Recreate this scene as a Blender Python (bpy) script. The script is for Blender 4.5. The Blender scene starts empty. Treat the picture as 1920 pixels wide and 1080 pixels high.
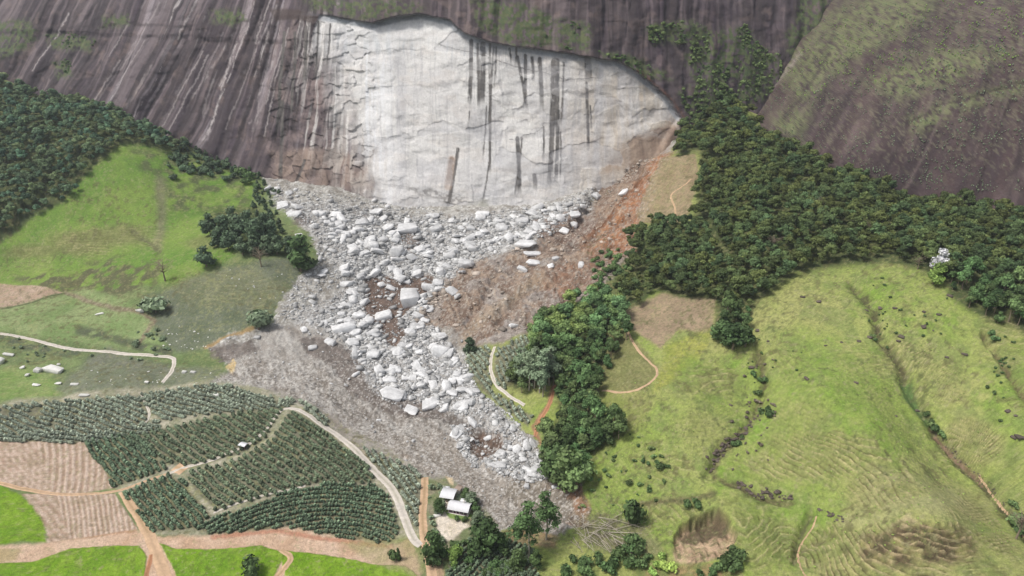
import bpy, math, random
import numpy as np
from mathutils import Vector
R = math.radians
rng = np.random.default_rng(7)
random.seed(7)
scn = bpy.context.scene
col = scn.collection

# ------------------------------------------------------------------ camera
H = 258.0; F = 1280.0; PITCH = R(25.0)
CP, SP = math.cos(PITCH), math.sin(PITCH)
cam_d = bpy.data.cameras.new('camera'); cam = bpy.data.objects.new('camera', cam_d); col.objects.link(cam)
cam.location = (0, 0, H); cam.rotation_euler = (math.pi/2 - PITCH, 0, 0)
cam_d.sensor_width = 36; cam_d.lens = 36*F/1920; cam_d.clip_start = 1; cam_d.clip_end = 6000
scn.camera = cam
# ------------------------------------------------------------------ world, sun, exposure
SUN_EL, SUN_AZ = R(60), R(-105)          # azimuth from +Y, clockwise
w = bpy.data.worlds.new("World"); scn.world = w; w.use_nodes = True
nt = w.node_tree; nt.nodes.clear()
sky = nt.nodes.new('ShaderNodeTexSky'); sky.sky_type = 'NISHITA'; sky.sun_disc = False
sky.sun_elevation = SUN_EL; sky.sun_rotation = SUN_AZ; sky.air_density = 1.0; sky.dust_density = 5.0; sky.altitude = 500
bg = nt.nodes.new('ShaderNodeBackground'); bg.inputs[1].default_value = 0.105
wo = nt.nodes.new('ShaderNodeOutputWorld')
hsv = nt.nodes.new('ShaderNodeHueSaturation'); hsv.inputs['Saturation'].default_value = .38   # thin overcast
nt.links.new(sky.outputs[0], hsv.inputs['Color']); nt.links.new(hsv.outputs[0], bg.inputs[0]); nt.links.new(bg.outputs[0], wo.inputs[0])
sd = bpy.data.lights.new('sun', 'SUN'); sd.energy = 2.0; sd.angle = R(12); sd.color = (1, 0.95, 0.88)
sun = bpy.data.objects.new('sun', sd); col.objects.link(sun)
sdir = Vector((math.sin(SUN_AZ)*math.cos(SUN_EL), math.cos(SUN_AZ)*math.cos(SUN_EL), math.sin(SUN_EL)))
sun.rotation_euler = (-sdir).to_track_quat('-Z', 'Y').to_euler()
vs = scn.view_settings; vs.view_transform = 'Standard'; vs.look = 'None'; vs.exposure = 0.5; vs.gamma = 1
vs.use_curve_mapping = False

HAZE = .00008
# ------------------------------------------------------------------ maths helpers
def project(x, y, z):
    dz = z - H
    zc = y*CP - dz*SP; yc = dz*CP + y*SP
    return 960 + F*x/zc, 540 - F*yc/zc, zc
def ray(px, py):
    xn = (np.asarray(px, float)-960)/F; yn = (540-np.asarray(py, float))/F
    dy = CP + yn*SP
    return xn/dy, (-SP + yn*CP)/dy            # x = u*y ; z = H + t*y
def _h(ix, iy, s):
    n = (ix*374761393 + iy*668265263 + s*974711) & 0x7fffffff
    n = ((n ^ (n >> 13))*1274126177) & 0x7fffffff
    return ((n ^ (n >> 16)) & 0xffff)/65535.0
def vn(x, y, s=0):
    x = np.asarray(x, float); y = np.asarray(y, float)
    ix = np.floor(x).astype(np.int64); iy = np.floor(y).astype(np.int64)
    fx = x-ix; fy = y-iy
    fx = fx*fx*(3-2*fx); fy = fy*fy*(3-2*fy)
    a = _h(ix, iy, s); b = _h(ix+1, iy, s); c = _h(ix, iy+1, s); d = _h(ix+1, iy+1, s)
    return (a*(1-fx)+b*fx)*(1-fy)+(c*(1-fx)+d*fx)*fy
def fbm(x, y, o=4, s=0, g=.5):
    t = 0; a = 1; n = 0
    for k in range(o):
        c_, s_ = math.cos(.65*k), math.sin(.65*k); xr, yr = x*c_-y*s_, x*s_+y*c_
        t = t + a*vn(xr*2**k+k*17.3, yr*2**k-k*9.1, s+k); n += a; a *= g
    return t/n
def cells(x, y, s=0):
    """nearest-cell value and distance to the cell border"""
    ix = np.floor(x).astype(np.int64); iy = np.floor(y).astype(np.int64)
    d1 = np.full(x.shape, 9.); d2 = d1.copy(); v = np.zeros(x.shape)
    for a in (-1,0,1):
        for b in (-1,0,1):
            jx, jy = ix+a, iy+b; d = np.hypot(jx+_h(jx,jy,s)-x, jy+_h(jx,jy,s+1)-y); n = d < d1
            d2 = np.where(n, d1, np.minimum(d2, d)); v = np.where(n, _h(jx,jy,s+2), v); d1 = np.where(n, d, d1)
    return v, d2-d1
def ss(a, b, x):
    t = np.clip((x-a)/(b-a), 0, 1); return t*t*(3-2*t)
def lin(c):
    c = np.array(c, float)/255
    return np.where(c <= .04045, c/12.92, ((c+.055)/1.055)**2.4)
def sdist(px, py, poly):
    """signed pixel distance to a polygon, negative inside"""
    P = np.array(poly, float); Q = np.roll(P, -1, 0)
    d = np.full(px.shape, 1e9); ins = np.zeros(px.shape, bool)
    for (ax, ay), (bx, by) in zip(P, Q):
        ex, ey = bx-ax, by-ay
        t = np.clip(((px-ax)*ex+(py-ay)*ey)/(ex*ex+ey*ey+1e-9), 0, 1)
        d = np.minimum(d, (px-ax-t*ex)**2+(py-ay-t*ey)**2)
        c = (ay > py) != (by > py)
        ins ^= c & (px < (bx-ax)*(py-ay)/((by-ay) if by != ay else 1e-9)+ax)
    d = np.sqrt(d)
    return np.where(ins, -d, d)
def ldist(px, py, pts):
    d = np.full(px.shape, 1e9)
    for (ax, ay), (bx, by) in zip(pts[:-1], pts[1:]):
        ex, ey = bx-ax, by-ay
        t = np.clip(((px-ax)*ex+(py-ay)*ey)/(ex*ex+ey*ey+1e-9), 0, 1)
        d = np.minimum(d, (px-ax-t*ex)**2+(py-ay-t*ey)**2)
    return np.sqrt(d)

class Canvas:
    """colour and relief of one surface, laid out over its own points"""
    def __init__(s, px, py, wx, wy, wz=None):
        s.px, s.py, s.wx, s.wy = px, py, wx, wy
        s.n1 = fbm(wx/14, wy/14, 4, 11)-.5; s.n2 = fbm(wx/14, wy/14, 4, 23)-.5
        s.f1 = fbm(wx/2.2, wy/2.2, 3, 31)-.5; s.f2 = fbm(wx/2.2, wy/2.2, 3, 37)-.5
        s.c = np.zeros(px.shape+(3,)); s.dz = np.zeros(px.shape)
    K, SAT = 1.0, 1.0
    def tone(s, c):
        c = lin(c); g = c@np.array([.2126,.7152,.0722]); return (g+(c-g)*s.SAT)*s.K
    def region(s, pts, m):
        P = np.array(pts, float)
        return np.nonzero((s.px > P[:, 0].min()-m) & (s.px < P[:, 0].max()+m) & (s.py > P[:, 1].min()-m) & (s.py < P[:, 1].max()+m))
    def warp(s, i, wl, wf):
        return s.px[i]+wl*s.n1[i]*2+wf*s.f1[i]*2, s.py[i]+(wl*s.n2[i]*2+wf*s.f2[i]*2)*.6
    def poly(s, pts, soft=3, wl=6, wf=4, k=1.0):
        i = s.region(pts, soft+wl+wf+4); m = np.zeros(s.px.shape)
        if len(i[0]) == 0: return m
        x, y = s.warp(i, wl, wf)
        m[i] = ss(soft, -soft, sdist(x, y, pts))*k
        return m
    def line(s, pts, wd, soft=2, wl=4, wf=3, k=1.0):
        i = s.region(pts, wd+soft+wl+wf+4); m = np.zeros(s.px.shape)
        if len(i[0]) == 0: return m
        x, y = s.warp(i, wl, wf)
        m[i] = ss(wd+soft, wd-soft, ldist(x, y, pts))*k
        return m
    def paint(s, m, a, b=None, n=None, sc=6, seed=3, sharp=.25):
        i = np.nonzero(m > .002); A = s.tone(a)
        if len(i[0]) == 0: return
        if b is None: C = np.broadcast_to(A, (len(i[0]), 3))
        else:
            if n is None: q = fbm(s.wx[i]/sc, s.wy[i]/sc, 4, seed)
            else: q = n[i]
            q = ss(.5-sharp, .5+sharp, q)[:, None]
            C = A*(1-q)+s.tone(b)*q
        mm = m[i][:, None]
        s.c[i] = s.c[i]*(1-mm)+C*mm

# ------------------------------------------------------------------ mesh and object helpers
def mk_mesh(name, V, faces, colors=None, smooth=False):
    """V (n,3); faces: list of int arrays (k,m)"""
    me = bpy.data.meshes.new(name)
    V = np.asarray(V, np.float32)
    fs = [np.asarray(f, np.int32) for f in faces if len(f)]
    me.vertices.add(len(V)); me.vertices.foreach_set('co', V.ravel())
    loops = np.concatenate([f.ravel() for f in fs]); me.loops.add(len(loops)); me.loops.foreach_set('vertex_index', loops)
    tot = np.concatenate([np.full(len(f), f.shape[1], np.int32) for f in fs])
    st = np.concatenate([[0], np.cumsum(tot)[:-1]]).astype(np.int32)
    me.polygons.add(len(tot)); me.polygons.foreach_set('loop_start', st); me.polygons.foreach_set('loop_total', tot)
    if smooth: me.polygons.foreach_set('use_smooth', np.ones(len(tot), bool))
    me.update(calc_edges=True)
    if colors is not None:
        ca = me.color_attributes.new('Col', 'FLOAT_COLOR', 'POINT')
        C = np.ones((len(V), 4), np.float32); C[:, :3] = colors.reshape(-1, 3) if colors.ndim > 1 else colors[:, None]
        ca.data.foreach_set('color', C.ravel())
    return me
def link(name, me, mat=None, parent=None):
    o = bpy.data.objects.new(name, me); col.objects.link(o)
    if mat and me and not me.materials: me.materials.append(mat)
    if parent: o.parent = parent
    return o
def tag(o, label, cat, group=None, kind=None):
    o['label'] = label; o['category'] = cat
    if group: o['group'] = group
    if kind: o['kind'] = kind
    return o
def root(name, loc, rz=0, sc=1):
    o = bpy.data.objects.new(name, None); o.empty_display_size = 1; col.objects.link(o)
    o.location = loc; o.rotation_euler = (0, 0, rz); o.scale = (sc, sc, sc) if not hasattr(sc, '__len__') else sc
    return o
def grid_faces(nr, nc):
    i = np.arange(nr*nc).reshape(nr, nc)
    return np.stack([i[:-1, :-1].ravel(), i[:-1, 1:].ravel(), i[1:, 1:].ravel(), i[1:, :-1].ravel()], 1)

def material(name, color=None, attr=False, rough=.95, noise=0, nscale=1.0, bump=0, bscale=1.0, rand=0, spec=.2, tint=None, metal=0, fine2=0, streak=0):
    m = bpy.data.materials.new(name); m.use_nodes = True
    t = m.node_tree; b = t.nodes['Principled BSDF']; L = t.links.new
    b.inputs['Roughness'].default_value = rough; b.inputs['Specular IOR Level'].default_value = spec; b.inputs['Metallic'].default_value = metal
    if attr:
        a = t.nodes.new('ShaderNodeAttribute'); a.attribute_name = 'Col'; out = a.outputs['Color']
        if color is not None:
            mx = t.nodes.new('ShaderNodeMix'); mx.data_type = 'RGBA'; mx.blend_type = 'MULTIPLY'; mx.inputs[0].default_value = 1
            L(out, mx.inputs[6]); mx.inputs[7].default_value = (*lin(color), 1); out = mx.outputs[2]
    else:
        c = t.nodes.new('ShaderNodeRGB'); c.outputs[0].default_value = (*lin(color), 1); out = c.outputs[0]
    tc = t.nodes.new('ShaderNodeTexCoord')
    def nz(scale, detail=6):
        n = t.nodes.new('ShaderNodeTexNoise'); n.inputs['Scale'].default_value = scale; n.inputs['Detail'].default_value = detail
        n.inputs['Roughness'].default_value = .65; L(tc.outputs['Object'], n.inputs['Vector']); return n
    def mul(out, fac_out, lo, hi, a=.3, bb=.7):
        r = t.nodes.new('ShaderNodeMapRange'); r.inputs[1].default_value = a; r.inputs[2].default_value = bb
        r.inputs[3].default_value = lo; r.inputs[4].default_value = hi; L(fac_out, r.inputs[0])
        mx = t.nodes.new('ShaderNodeMix'); mx.data_type = 'RGBA'; mx.blend_type = 'MULTIPLY'; mx.inputs[0].default_value = 1
        cb = t.nodes.new('ShaderNodeCombineColor')
        for k in range(3): L(r.outputs[0], cb.inputs[k])
        L(out, mx.inputs[6]); L(cb.outputs[0], mx.inputs[7]); return mx.outputs[2]
    if streak:
        mp = t.nodes.new('ShaderNodeMapping'); mp.inputs['Scale'].default_value = (1,1,.07); n_ = t.nodes.new('ShaderNodeTexNoise'); n_.inputs['Scale'].default_value = .5; n_.inputs['Detail'].default_value = 7; n_.inputs['Roughness'].default_value = .7
        L(tc.outputs['Object'], mp.inputs['Vector']); L(mp.outputs[0], n_.inputs['Vector']); out = mul(out, n_.outputs[0], 1-streak, 1+streak)
    if noise: out = mul(out, nz(nscale).outputs[0], 1-noise, 1+noise)
    if fine2: out = mul(out, nz(nscale*4, 3).outputs[0], 1-fine2, 1+fine2)
    if rand:
        oi = t.nodes.new('ShaderNodeObjectInfo'); out = mul(out, oi.outputs['Random'], 1-rand, 1+rand, 0, 1)
        hs = t.nodes.new('ShaderNodeHueSaturation'); mr = t.nodes.new('ShaderNodeMapRange')
        ma = t.nodes.new('ShaderNodeMath'); ma.operation = 'MULTIPLY'; ma.inputs[1].default_value = 7.31
        fr = t.nodes.new('ShaderNodeMath'); fr.operation = 'FRACT'
        L(oi.outputs['Random'], ma.inputs[0]); L(ma.outputs[0], fr.inputs[0]); L(fr.outputs[0], mr.inputs[0])
        mr.inputs[3].default_value = .5-rand*.08; mr.inputs[4].default_value = .5+rand*.05
        L(mr.outputs[0], hs.inputs['Hue']); L(out, hs.inputs['Color']); out = hs.outputs[0]
    L(out, b.inputs['Base Color'])
    if bump:
        n = nz(bscale); bp = t.nodes.new('ShaderNodeBump'); bp.inputs['Strength'].default_value = 1; bp.inputs['Distance'].default_value = bump
        L(n.outputs[0], bp.inputs['Height']); L(bp.outputs[0], b.inputs['Normal'])
    return m

# ------------------------------------------------------------------ rock faces: distance y as a function of x and height z
CX = [-900, -560, -400, -250, -100, 0, 120, 230, 350, 600]
CY = [810, 775, 748, 716, 682, 670, 672, 704, 770, 840]
def cliff_y(x, z):
    base = np.interp(x, CX, CY)
    base = (base+np.interp(x-30, CX, CY)+np.interp(x+30, CX, CY)+np.interp(x-60, CX, CY)+np.interp(x+60, CX, CY))/5
    cot = np.interp(x, [-500, -250, -60, 300], [.80, .62, .46, .50])
    return base+(z-60)*cot+.0012*np.clip(z-150, 0, 400)**2
def dome_y(x, z):
    zz = z-80
    y = 566-.63*(x-337)+zz*.82+.0013*np.clip(zz, 0, 500)**2+.0009*(x-430)**2
    xk = 337+(z-114)*1.286+5*np.sin(z/17.)+3*np.sin(z/6.3+1)
    return y+.0141*np.clip(xk-x, 0, 400)**2
def hit_face(fn, px, py):
    u, t = ray(px, py); u = np.atleast_1d(u); t = np.atleast_1d(t)
    lo = np.full(u.shape, 350.); hi = np.full(u.shape, 1600.)
    for _ in range(40):
        y = (lo+hi)/2; f = y-fn(u*y, H+t*y)
        hi = np.where(f > 0, y, hi); lo = np.where(f > 0, lo, y)
    return u*lo, lo, H+t*lo

# ------------------------------------------------------------------ terrain from control points
ctrl = []
def cz(*p):
    for px, py, z in p:
        u, t = ray(px, py); y = (z-H)/t; ctrl.append((u*y, y, z))
def cyv(*p):
    for px, py, y in p:
        u, t = ray(px, py); ctrl.append((u*y, y, H+t*y))
def cf(fn, *p):
    for px, py in p:
        x, y, z = hit_face(fn, px, py); ctrl.append((x[0], y[0], z[0]))
        ctrl.append((x[0]*1.04, y[0]*1.04, z[0]+3))
cz((0,1075,0),(300,1065,0),(600,1065,0),(0,900,1),(240,910,1),(0,820,2),(160,830,2.5),(300,780,7),(500,750,14),(560,790,14),(600,900,7),(740,970,1),(400,900,5),
   (560,1000,1),(300,870,4),(200,725,11),(0,760,6),(380,725,13),(0,700,5),(100,690,5),(330,680,10),(0,625,8),(0,580,10),(150,560,11),(300,600,13),(420,620,16),
   (250,525,21),(0,500,16),(120,480,24),(250,430,37),(400,460,40),(480,500,34),
   (620,570,16),(540,640,14),(750,560,13),(700,480,28),(620,460,36),(800,450,27),(900,600,18),(860,655,9),(1000,600,24),(1000,520,33),(1080,570,32),(740,650,8),(800,740,4),(900,830,1),(960,880,0),(1040,960,-1),
   (620,700,9),(700,800,5),(800,860,2),(520,700,12),(430,690,12),(950,660,18),(930,720,11),(1000,800,6),(1080,700,22),(1060,850,9),(1160,690,30),(850,945,1.5),(820,1065,0),(930,1060,0),(1100,1050,2),(1000,1000,-.5),
   (1150,780,22),(1200,900,13),(1250,1010,9),(1180,590,40),(1300,620,45),(1300,760,35),(1420,760,31),(1380,860,21),(1480,740,43),(1460,930,19),(1560,850,33),(1550,700,50),(1500,560,62),(1600,530,68),
   (1720,560,71),(1400,560,58),(1640,640,56),(1720,790,34),(1640,800,42),(1650,930,33),(1760,980,36),(1760,1060,26),(1840,900,22),(1800,740,46),(1850,680,57),(1900,600,69),(1500,1050,10),(1590,1060,20),(1900,1000,18),(1910,800,46),(1320,960,16),(1400,980,20))
cyv((100,300,680),(250,350,655),(0,400,610),(180,250,715),(860,400,650),(600,365,668),(1100,450,560),(1230,410,565),(1260,297,640),(1300,400,545),(1500,420,500),(1700,470,445),(1900,540,395),(1300,520,455),(1400,330,600),(440,400,640),(940,460,575))
cf(cliff_y, (0,148),(120,190),(260,228),(340,265),(470,325),(740,385),(980,385),(980,388),(1120,345),(1180,308),(1228,292),(1262,262),(1350,195))
cf(dome_y, (1440,262),(1550,310),(1620,345),(1700,376),(1850,388),(1960,402))
# beyond the frame
for p in [(-420,200,0),(-300,120,0),(0,120,0),(200,120,5),(420,150,25),(450,260,40),(-700,450,20),(-650,600,60),(-800,760,160),(-500,320,3),(560,420,75),(620,560,120),(600,250,50),(330,180,20),(-120,160,0)]:
    ctrl.append(p)
ctrl = np.array(ctrl, float)
def tps_fit(P, lam):
    n = len(P); X = P[:, :2]/300; r2 = ((X[:, None]-X[None])**2).sum(-1)
    K = r2*np.log(r2+1e-9)*.5+lam*np.eye(n); A = np.zeros((n+3, n+3)); A[:n, :n] = K
    A[:n, n:] = np.c_[np.ones(n), X]; A[n:, :n] = A[:n, n:].T
    return X, np.linalg.solve(A, np.r_[P[:, 2], 0, 0, 0])
TX, TW = tps_fit(ctrl, 2e-4)
def tps(x, y):
    X = np.stack([x.ravel(), y.ravel()], 1)/300; out = np.empty(len(X))
    for k in range(0, len(X), 40000):
        S = X[k:k+40000]; r2 = ((S[:, None]-TX[None])**2).sum(-1)
        out[k:k+40000] = (r2*np.log(r2+1e-9)*.5)@TW[:-3]+TW[-3]+S@TW[-2:]
    return out.reshape(x.shape)
gx = np.arange(-1150, 1000, 6.0); gy = np.arange(90, 1000, 6.0)
GX, GY = np.meshgrid(gx, gy); GZ = tps(GX, GY)
GZ = np.clip(GZ, -4, 190)
def bilin(A, fx, fy):
    fx = np.clip(fx, 0, A.shape[1]-1.001); fy = np.clip(fy, 0, A.shape[0]-1.001)
    i = fx.astype(int); j = fy.astype(int); a = fx-i; b = fy-j
    return (A[j, i]*(1-a)+A[j, i+1]*a)*(1-b)+(A[j+1, i]*(1-a)+A[j+1, i+1]*a)*b
def h0(x, y): return bilin(GZ, (x-gx[0])/6, (y-gy[0])/6)

rows = [118.0]
while rows[-1] < 930:
    y = rows[-1]; rows.append(y+min(y*y/(F*H)*2.5, 1.35 if y < 780 else 6))
rows = np.array(rows)
us = np.concatenate([np.linspace(-1.25, -.86, 60)[:-1], np.linspace(-.86, .86, 900), np.linspace(.86, 1.25, 60)[1:]])
U, YR = np.meshgrid(us, rows); XR = U*YR
Z0 = h0(XR, YR)
PX, PY, ZC = project(XR, YR, Z0)
cv = Canvas(PX, PY, XR, YR); cv.K, cv.SAT = .92, .98
print('ground grid', PX.shape)

# ---- areas, as outlines seen from the camera
DEBRIS = [(480,320),(560,310),(700,330),(830,360),(960,340),(1060,300),(1150,230),(1230,150),(1290,190),(1275,260),(1240,300),(1212,345),(1198,420),(1188,470),(1120,545),(1040,600),(985,625),(940,640),(880,648),(868,690),(905,740),(960,785),(1010,830),(1035,880),(1080,905),(1108,950),(1100,985),(1045,1005),(1000,985),(935,1000),(900,965),(862,915),(835,890),(790,895),(740,850),(650,800),(600,770),(555,745),(480,722),(400,716),(440,690),(405,665),(385,650),(430,622),(505,612),(520,570),(565,515),(600,500),(585,440),(540,400)]
BROWN = [(1180,290),(1262,270),(1225,330),(1200,420),(1188,470),(1120,545),(1040,600),(985,625),(940,640),(880,645),(850,612),(775,608),(805,560),(870,505),(900,490),(960,470),(1020,455),(1060,420),(1110,385),(1130,350)]
RUBBLE = [(505,372),(600,380),(700,392),(830,410),(960,392),(1060,372),(1110,350),(1120,390),(1060,430),(990,455),(930,480),(880,500),(840,545),(800,610),(850,650),(868,690),(900,735),(950,775),(1000,840),(1045,890),(1010,905),(960,905),(900,870),(870,800),(840,780),(760,770),(700,740),(670,690),(640,640),(560,620),(560,580),(620,560),(640,520),(620,480),(590,440),(560,410)]
CORE_ = [(640,410),(760,420),(840,425),(960,408),(1080,380),(1040,425),(960,455),(900,480),(850,520),(830,560),(800,600),(850,650),(868,690),(895,735),(880,775),(800,768),(720,740),(680,690),(640,635),(600,600),(650,560),(665,520),(625,470)]
FOREST_R = [(1262,262),(1240,250),(1290,185),(1340,180),(1400,225),(1450,265),(1545,300),(1560,330),(1640,335),(1700,380),(1850,392),(1960,405),(2050,420),(2050,660),(1935,640),(1905,618),(1850,600),(1790,560),(1765,525),(1730,508),(1660,492),(1560,500),(1500,512),(1460,535),(1420,570),(1400,600),(1395,640),(1370,650),(1335,625),(1345,570),(1280,560),(1225,548),(1190,578),(1155,568),(1150,535),(1185,490),(1180,440),(1230,418),(1300,415),(1318,330),(1310,285),(1270,290)]
STRIP = [(1085,568),(1120,555),(1160,590),(1160,640),(1125,735),(1105,780),(1150,800),(1165,815),(1100,850),(1080,900),(1045,890),(1020,865),(1025,820),(1045,790),(1050,730),(1035,720),(1010,725),(985,740),(960,730),(975,690),(1000,650),(1015,610)]
FOREST_L = [(-260,80),(-60,130),(0,150),(80,180),(165,185),(250,235),(330,265),(365,280),(350,295),(280,275),(225,265),(190,300),(150,340),(110,385),(60,405),(20,440),(-60,470),(-260,500)]
CLUMP_L = [(375,420),(400,395),(470,385),(500,400),(520,430),(525,462),(480,475),(430,462),(405,440)]
SCRUB_T = [(330,280),(440,272),(480,310),(478,335),(430,340),(360,340),(310,320)]
PLOTS = [  # outline, row direction as two points, row gap m, plant gap m, size, colour key
 ([(-20,765),(60,758),(250,742),(275,762),(278,795),(200,812),(60,818),(-20,812)], ((60,760),(200,812)), 3.25,1.3,1.08,'dusty','upper'),
 ([(255,740),(400,722),(430,724),(500,745),(555,752),(540,765),(420,775),(300,790),(282,770)], ((300,735),(500,800)), 3.25,1.3,1.08,'dusty','upper'),
 ([(-20,815),(200,812),(300,790),(300,810),(170,832),(-20,828)], ((60,818),(200,835)), 3.25,1.3,1.08,'dusty','upper'),
 ([(205,822),(300,806),(440,776),(530,768),(515,792),(498,822),(440,856),(350,874),(310,868)], ((300,800),(400,872)), 3.4,1.35,1.12,'green','upper'),
 ([(160,832),(250,812),(312,880),(215,914),(192,878)], ((180,830),(240,905)), 3.1,1.2,1.1,'deep','block'),
 ([(230,924),(318,890),(345,905),(395,968),(372,988),(285,998)], ((270,915),(330,992)), 3.1,1.2,1.1,'deep','block'),
 ([(350,888),(440,866),(510,826),(545,772),(600,800),(665,850),(706,895),(690,908),(600,905),(540,920),(470,940),(405,958),(372,925)], ((480,850),(580,925)), 3.4,1.35,1.12,'green','upper'),
 ([(365,990),(420,965),(560,915),(620,908),(700,910),(728,930),(745,975),(748,1000),(725,1020),(650,1010),(540,990),(430,1000),(395,1003)], 'arc', 3.1,1.25,1.0,'deep','arc'),
 ([(678,838),(740,862),(785,882),(788,940),(780,990),(768,985),(758,940),(735,905),(700,870)], ((700,850),(775,960)), 3.25,1.3,1.08,'dusty','upper'),
 ([(560,752),(600,770),(620,792),(610,800),(585,785)], ((565,755),(610,790)), 3.25,1.3,1.08,'dusty','upper'),
 ([(872,660),(920,650),(915,690),(925,735),(975,765),(1000,780),(990,800),(950,770),(905,730),(880,700)], ((880,670),(940,750)), 3.25,1.3,1.08,'dusty','upper'),
 ([(932,655),(985,630),(1010,640),(990,690),(960,725),(940,735),(925,695)], ((935,660),(960,730)), 3.25,1.3,1.08,'dusty','upper'),
 ([(848,1035),(880,1010),(960,1015),(1000,1030),(1010,1085),(835,1085)], ((850,1075),(930,1010)), 2.6,1.5,.95,'deep','block'),
]
def N(sc, s, o=4): return fbm(XR/sc, YR/sc, o, s)
one = np.ones(PX.shape)
# base pasture
cv.paint(one, (158,160,98), (132,152,70), sc=35, seed=5, sharp=.3)
cv.paint(ss(.5,.68,N(9,77))*.45, (100,122,66))
left = ss(1000, 800, PX)
cv.paint(left, (118,132,86), (98,116,72), sc=18, seed=6)
cv.paint(cv.poly([(-200,480),(0,452),(60,405),(150,330),(210,272),(290,268),(340,290),(480,325),(470,400),(440,480),(330,530),(150,548),(-200,540)], 6), (122,146,66), (98,132,52), sc=22, seed=9)
cv.paint(cv.poly([(240,280),(470,300),(470,390),(330,400),(290,370)],10)*ss(.35,.65,N(8,91)), (88,98,62))
for e in [((150,455),70,25),((230,440),55,22),((60,470),60,14),((390,455),50,16)]:
    d = np.hypot((PX-e[0][0])/e[1], (PY-e[0][1])/e[2]); cv.paint(ss(1.2,.5,d)*.7, (104,106,66), (122,122,80), sc=3)
cv.paint(cv.poly([(20,520),(240,480),(300,500),(280,560),(180,550),(80,545)],8)*ss(.4,.6,N(7,92)), (92,92,66))
cv.paint(cv.poly([(-200,560),(60,565),(160,540),(300,590),(340,620),(340,670),(0,620),(-200,610)],8), (138,152,104), (118,140,86), sc=14)
cv.paint(cv.poly([(-200,635),(100,650),(320,670),(300,720),(150,745),(-200,760)],8), (120,136,88), (98,112,76), sc=10)
cv.paint(cv.poly([(-100,690),(60,690),(140,730),(100,750),(-100,755)],8), (132,150,90), (112,138,72), sc=10)
cv.paint(cv.line([(0,632),(60,650),(160,665),(250,685),(320,690)],9,7)*ss(.3,.6,N(6,93)), (86,94,76))
cv.paint(cv.line([(150,620),(200,628),(250,645),(320,660)],9,6)*ss(.25,.6,N(6,94)), (86,92,72))
cv.paint(cv.poly([(270,560),(330,535),(420,500),(500,485),(570,480),(600,510),(520,575),(500,615),(430,625),(380,655),(330,660),(290,620)], 8), (110,116,98), (96,104,84), sc=8)
cv.paint(cv.poly([(200,650),(320,690),(420,690),(400,715),(300,735),(120,740),(100,725)],8,k=.75), (124,124,112), (108,112,98), sc=5)
cv.paint(cv.line([(120,545),(160,560),(210,580),(250,582),(290,600),(262,640)],4,3), (112,98,80), (150,140,118), sc=2)
cv.paint(cv.line([(300,340),(303,400),(296,460)],9,8,k=.8), (106,104,82), (126,122,98), sc=3)
cv.paint(cv.poly([(-20,532),(60,534),(118,546),(60,563),(-20,580)],1.2,0,1), (178,156,138), (166,142,122), sc=8)
cv.paint(cv.line([(-20,582),(60,565),(120,547)],1.3,1,0,1), (80,90,60))
# coffee ground and forest floor
cv.paint(cv.poly([(-40,770),(60,745),(260,725),(400,715),(480,722),(600,750),(680,840),(790,880),(800,1010),(745,1010),(640,1015),(540,995),(400,1010),(285,1000),(225,925),(155,828),(-40,828)],4,3,4), (172,166,148), (140,140,116), sc=6)
for pl in PLOTS:
    cv.paint(cv.poly(pl[0],4,2,4), (130,128,108) if pl[5]!='deep' else (134,126,100), (110,108,90), sc=4)
for pl in (FOREST_R, STRIP, FOREST_L, CLUMP_L):
    cv.paint(cv.poly(pl,8,6,6), (62,74,44), (80,88,54), sc=5)
cv.paint(cv.poly([(1130,470),(1190,430),(1195,500),(1150,560),(1100,560)],8), (84,98,58), (112,112,72), sc=4)
# landslide
DEB = cv.poly(DEBRIS, 4, 9, 8)
cv.paint(DEB, (176,174,168), (142,138,130), sc=5, sharp=.25)
cv.paint(cv.poly(RUBBLE,12,16,10), (186,185,183), (132,128,124), sc=2.5)
cv.paint(cv.poly(CORE_,10,12,8), (202,201,199), (150,147,144), sc=2.5)
cv.paint(DEB*ss(.56,.66,fbm(XR/1.6,YR/1.6,3,107))*.5, (108,100,90))
cv.paint(DEB*ss(.58,.68,fbm(XR/1.2,YR/1.2,3,108))*.6, (214,213,210))
cv.paint(cv.poly([(500,610),(560,610),(640,640),(700,740),(860,800),(960,900),(940,1000),(860,930),(740,850),(640,800),(480,722),(400,716),(440,690)],6,8,6), (170,166,160), (146,140,133), sc=9)
fl_ = (XR*.6-YR*.8); cr_ = XR*.8+YR*.6
cv.paint(DEB*ss(790,840,PY)*.6, (164,155,144), (142,133,122), sc=6)
cv.paint(DEB*ss(.5,.7,fbm(cr_/4,fl_/18,4,130))*.38, (118,110,100)); cv.paint(DEB*ss(.52,.7,fbm(cr_/3,fl_/14,4,131))*.3, (192,189,185))
cv.paint(DEB*cv.poly([(385,650),(600,690),(900,900),(1000,985),(860,1000),(380,740)],20)*ss(.57,.66,fbm(XR/1.3,YR/1.3,3,109))*.45, (104,96,84))
BRM = cv.poly(BROWN, 8, 22, 12)
cv.paint(BRM, (152,134,120), (118,100,88), sc=9)
cv.paint(BRM*ss(.53,.62,fbm(XR/8,YR/8,4,121))*.65, (98,80,68), (118,98,84), sc=2)
cv.paint(BRM*ss(.48,.6,fbm(XR/16,YR/16,4,120)), (158,150,144), (130,120,114), sc=3)
cv.paint(cv.poly([(1150,370),(1205,325),(1235,300),(1215,345),(1198,420),(1160,450),(1120,480),(1085,470),(1115,410)],8,9,6), (160,118,86), (138,108,88), sc=8)
cv.paint(cv.poly([(1000,410),(1100,385),(1130,420),(1080,470),(1010,460)],8,9,6,.8), (110,88,76), (134,116,104), sc=5)
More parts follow.
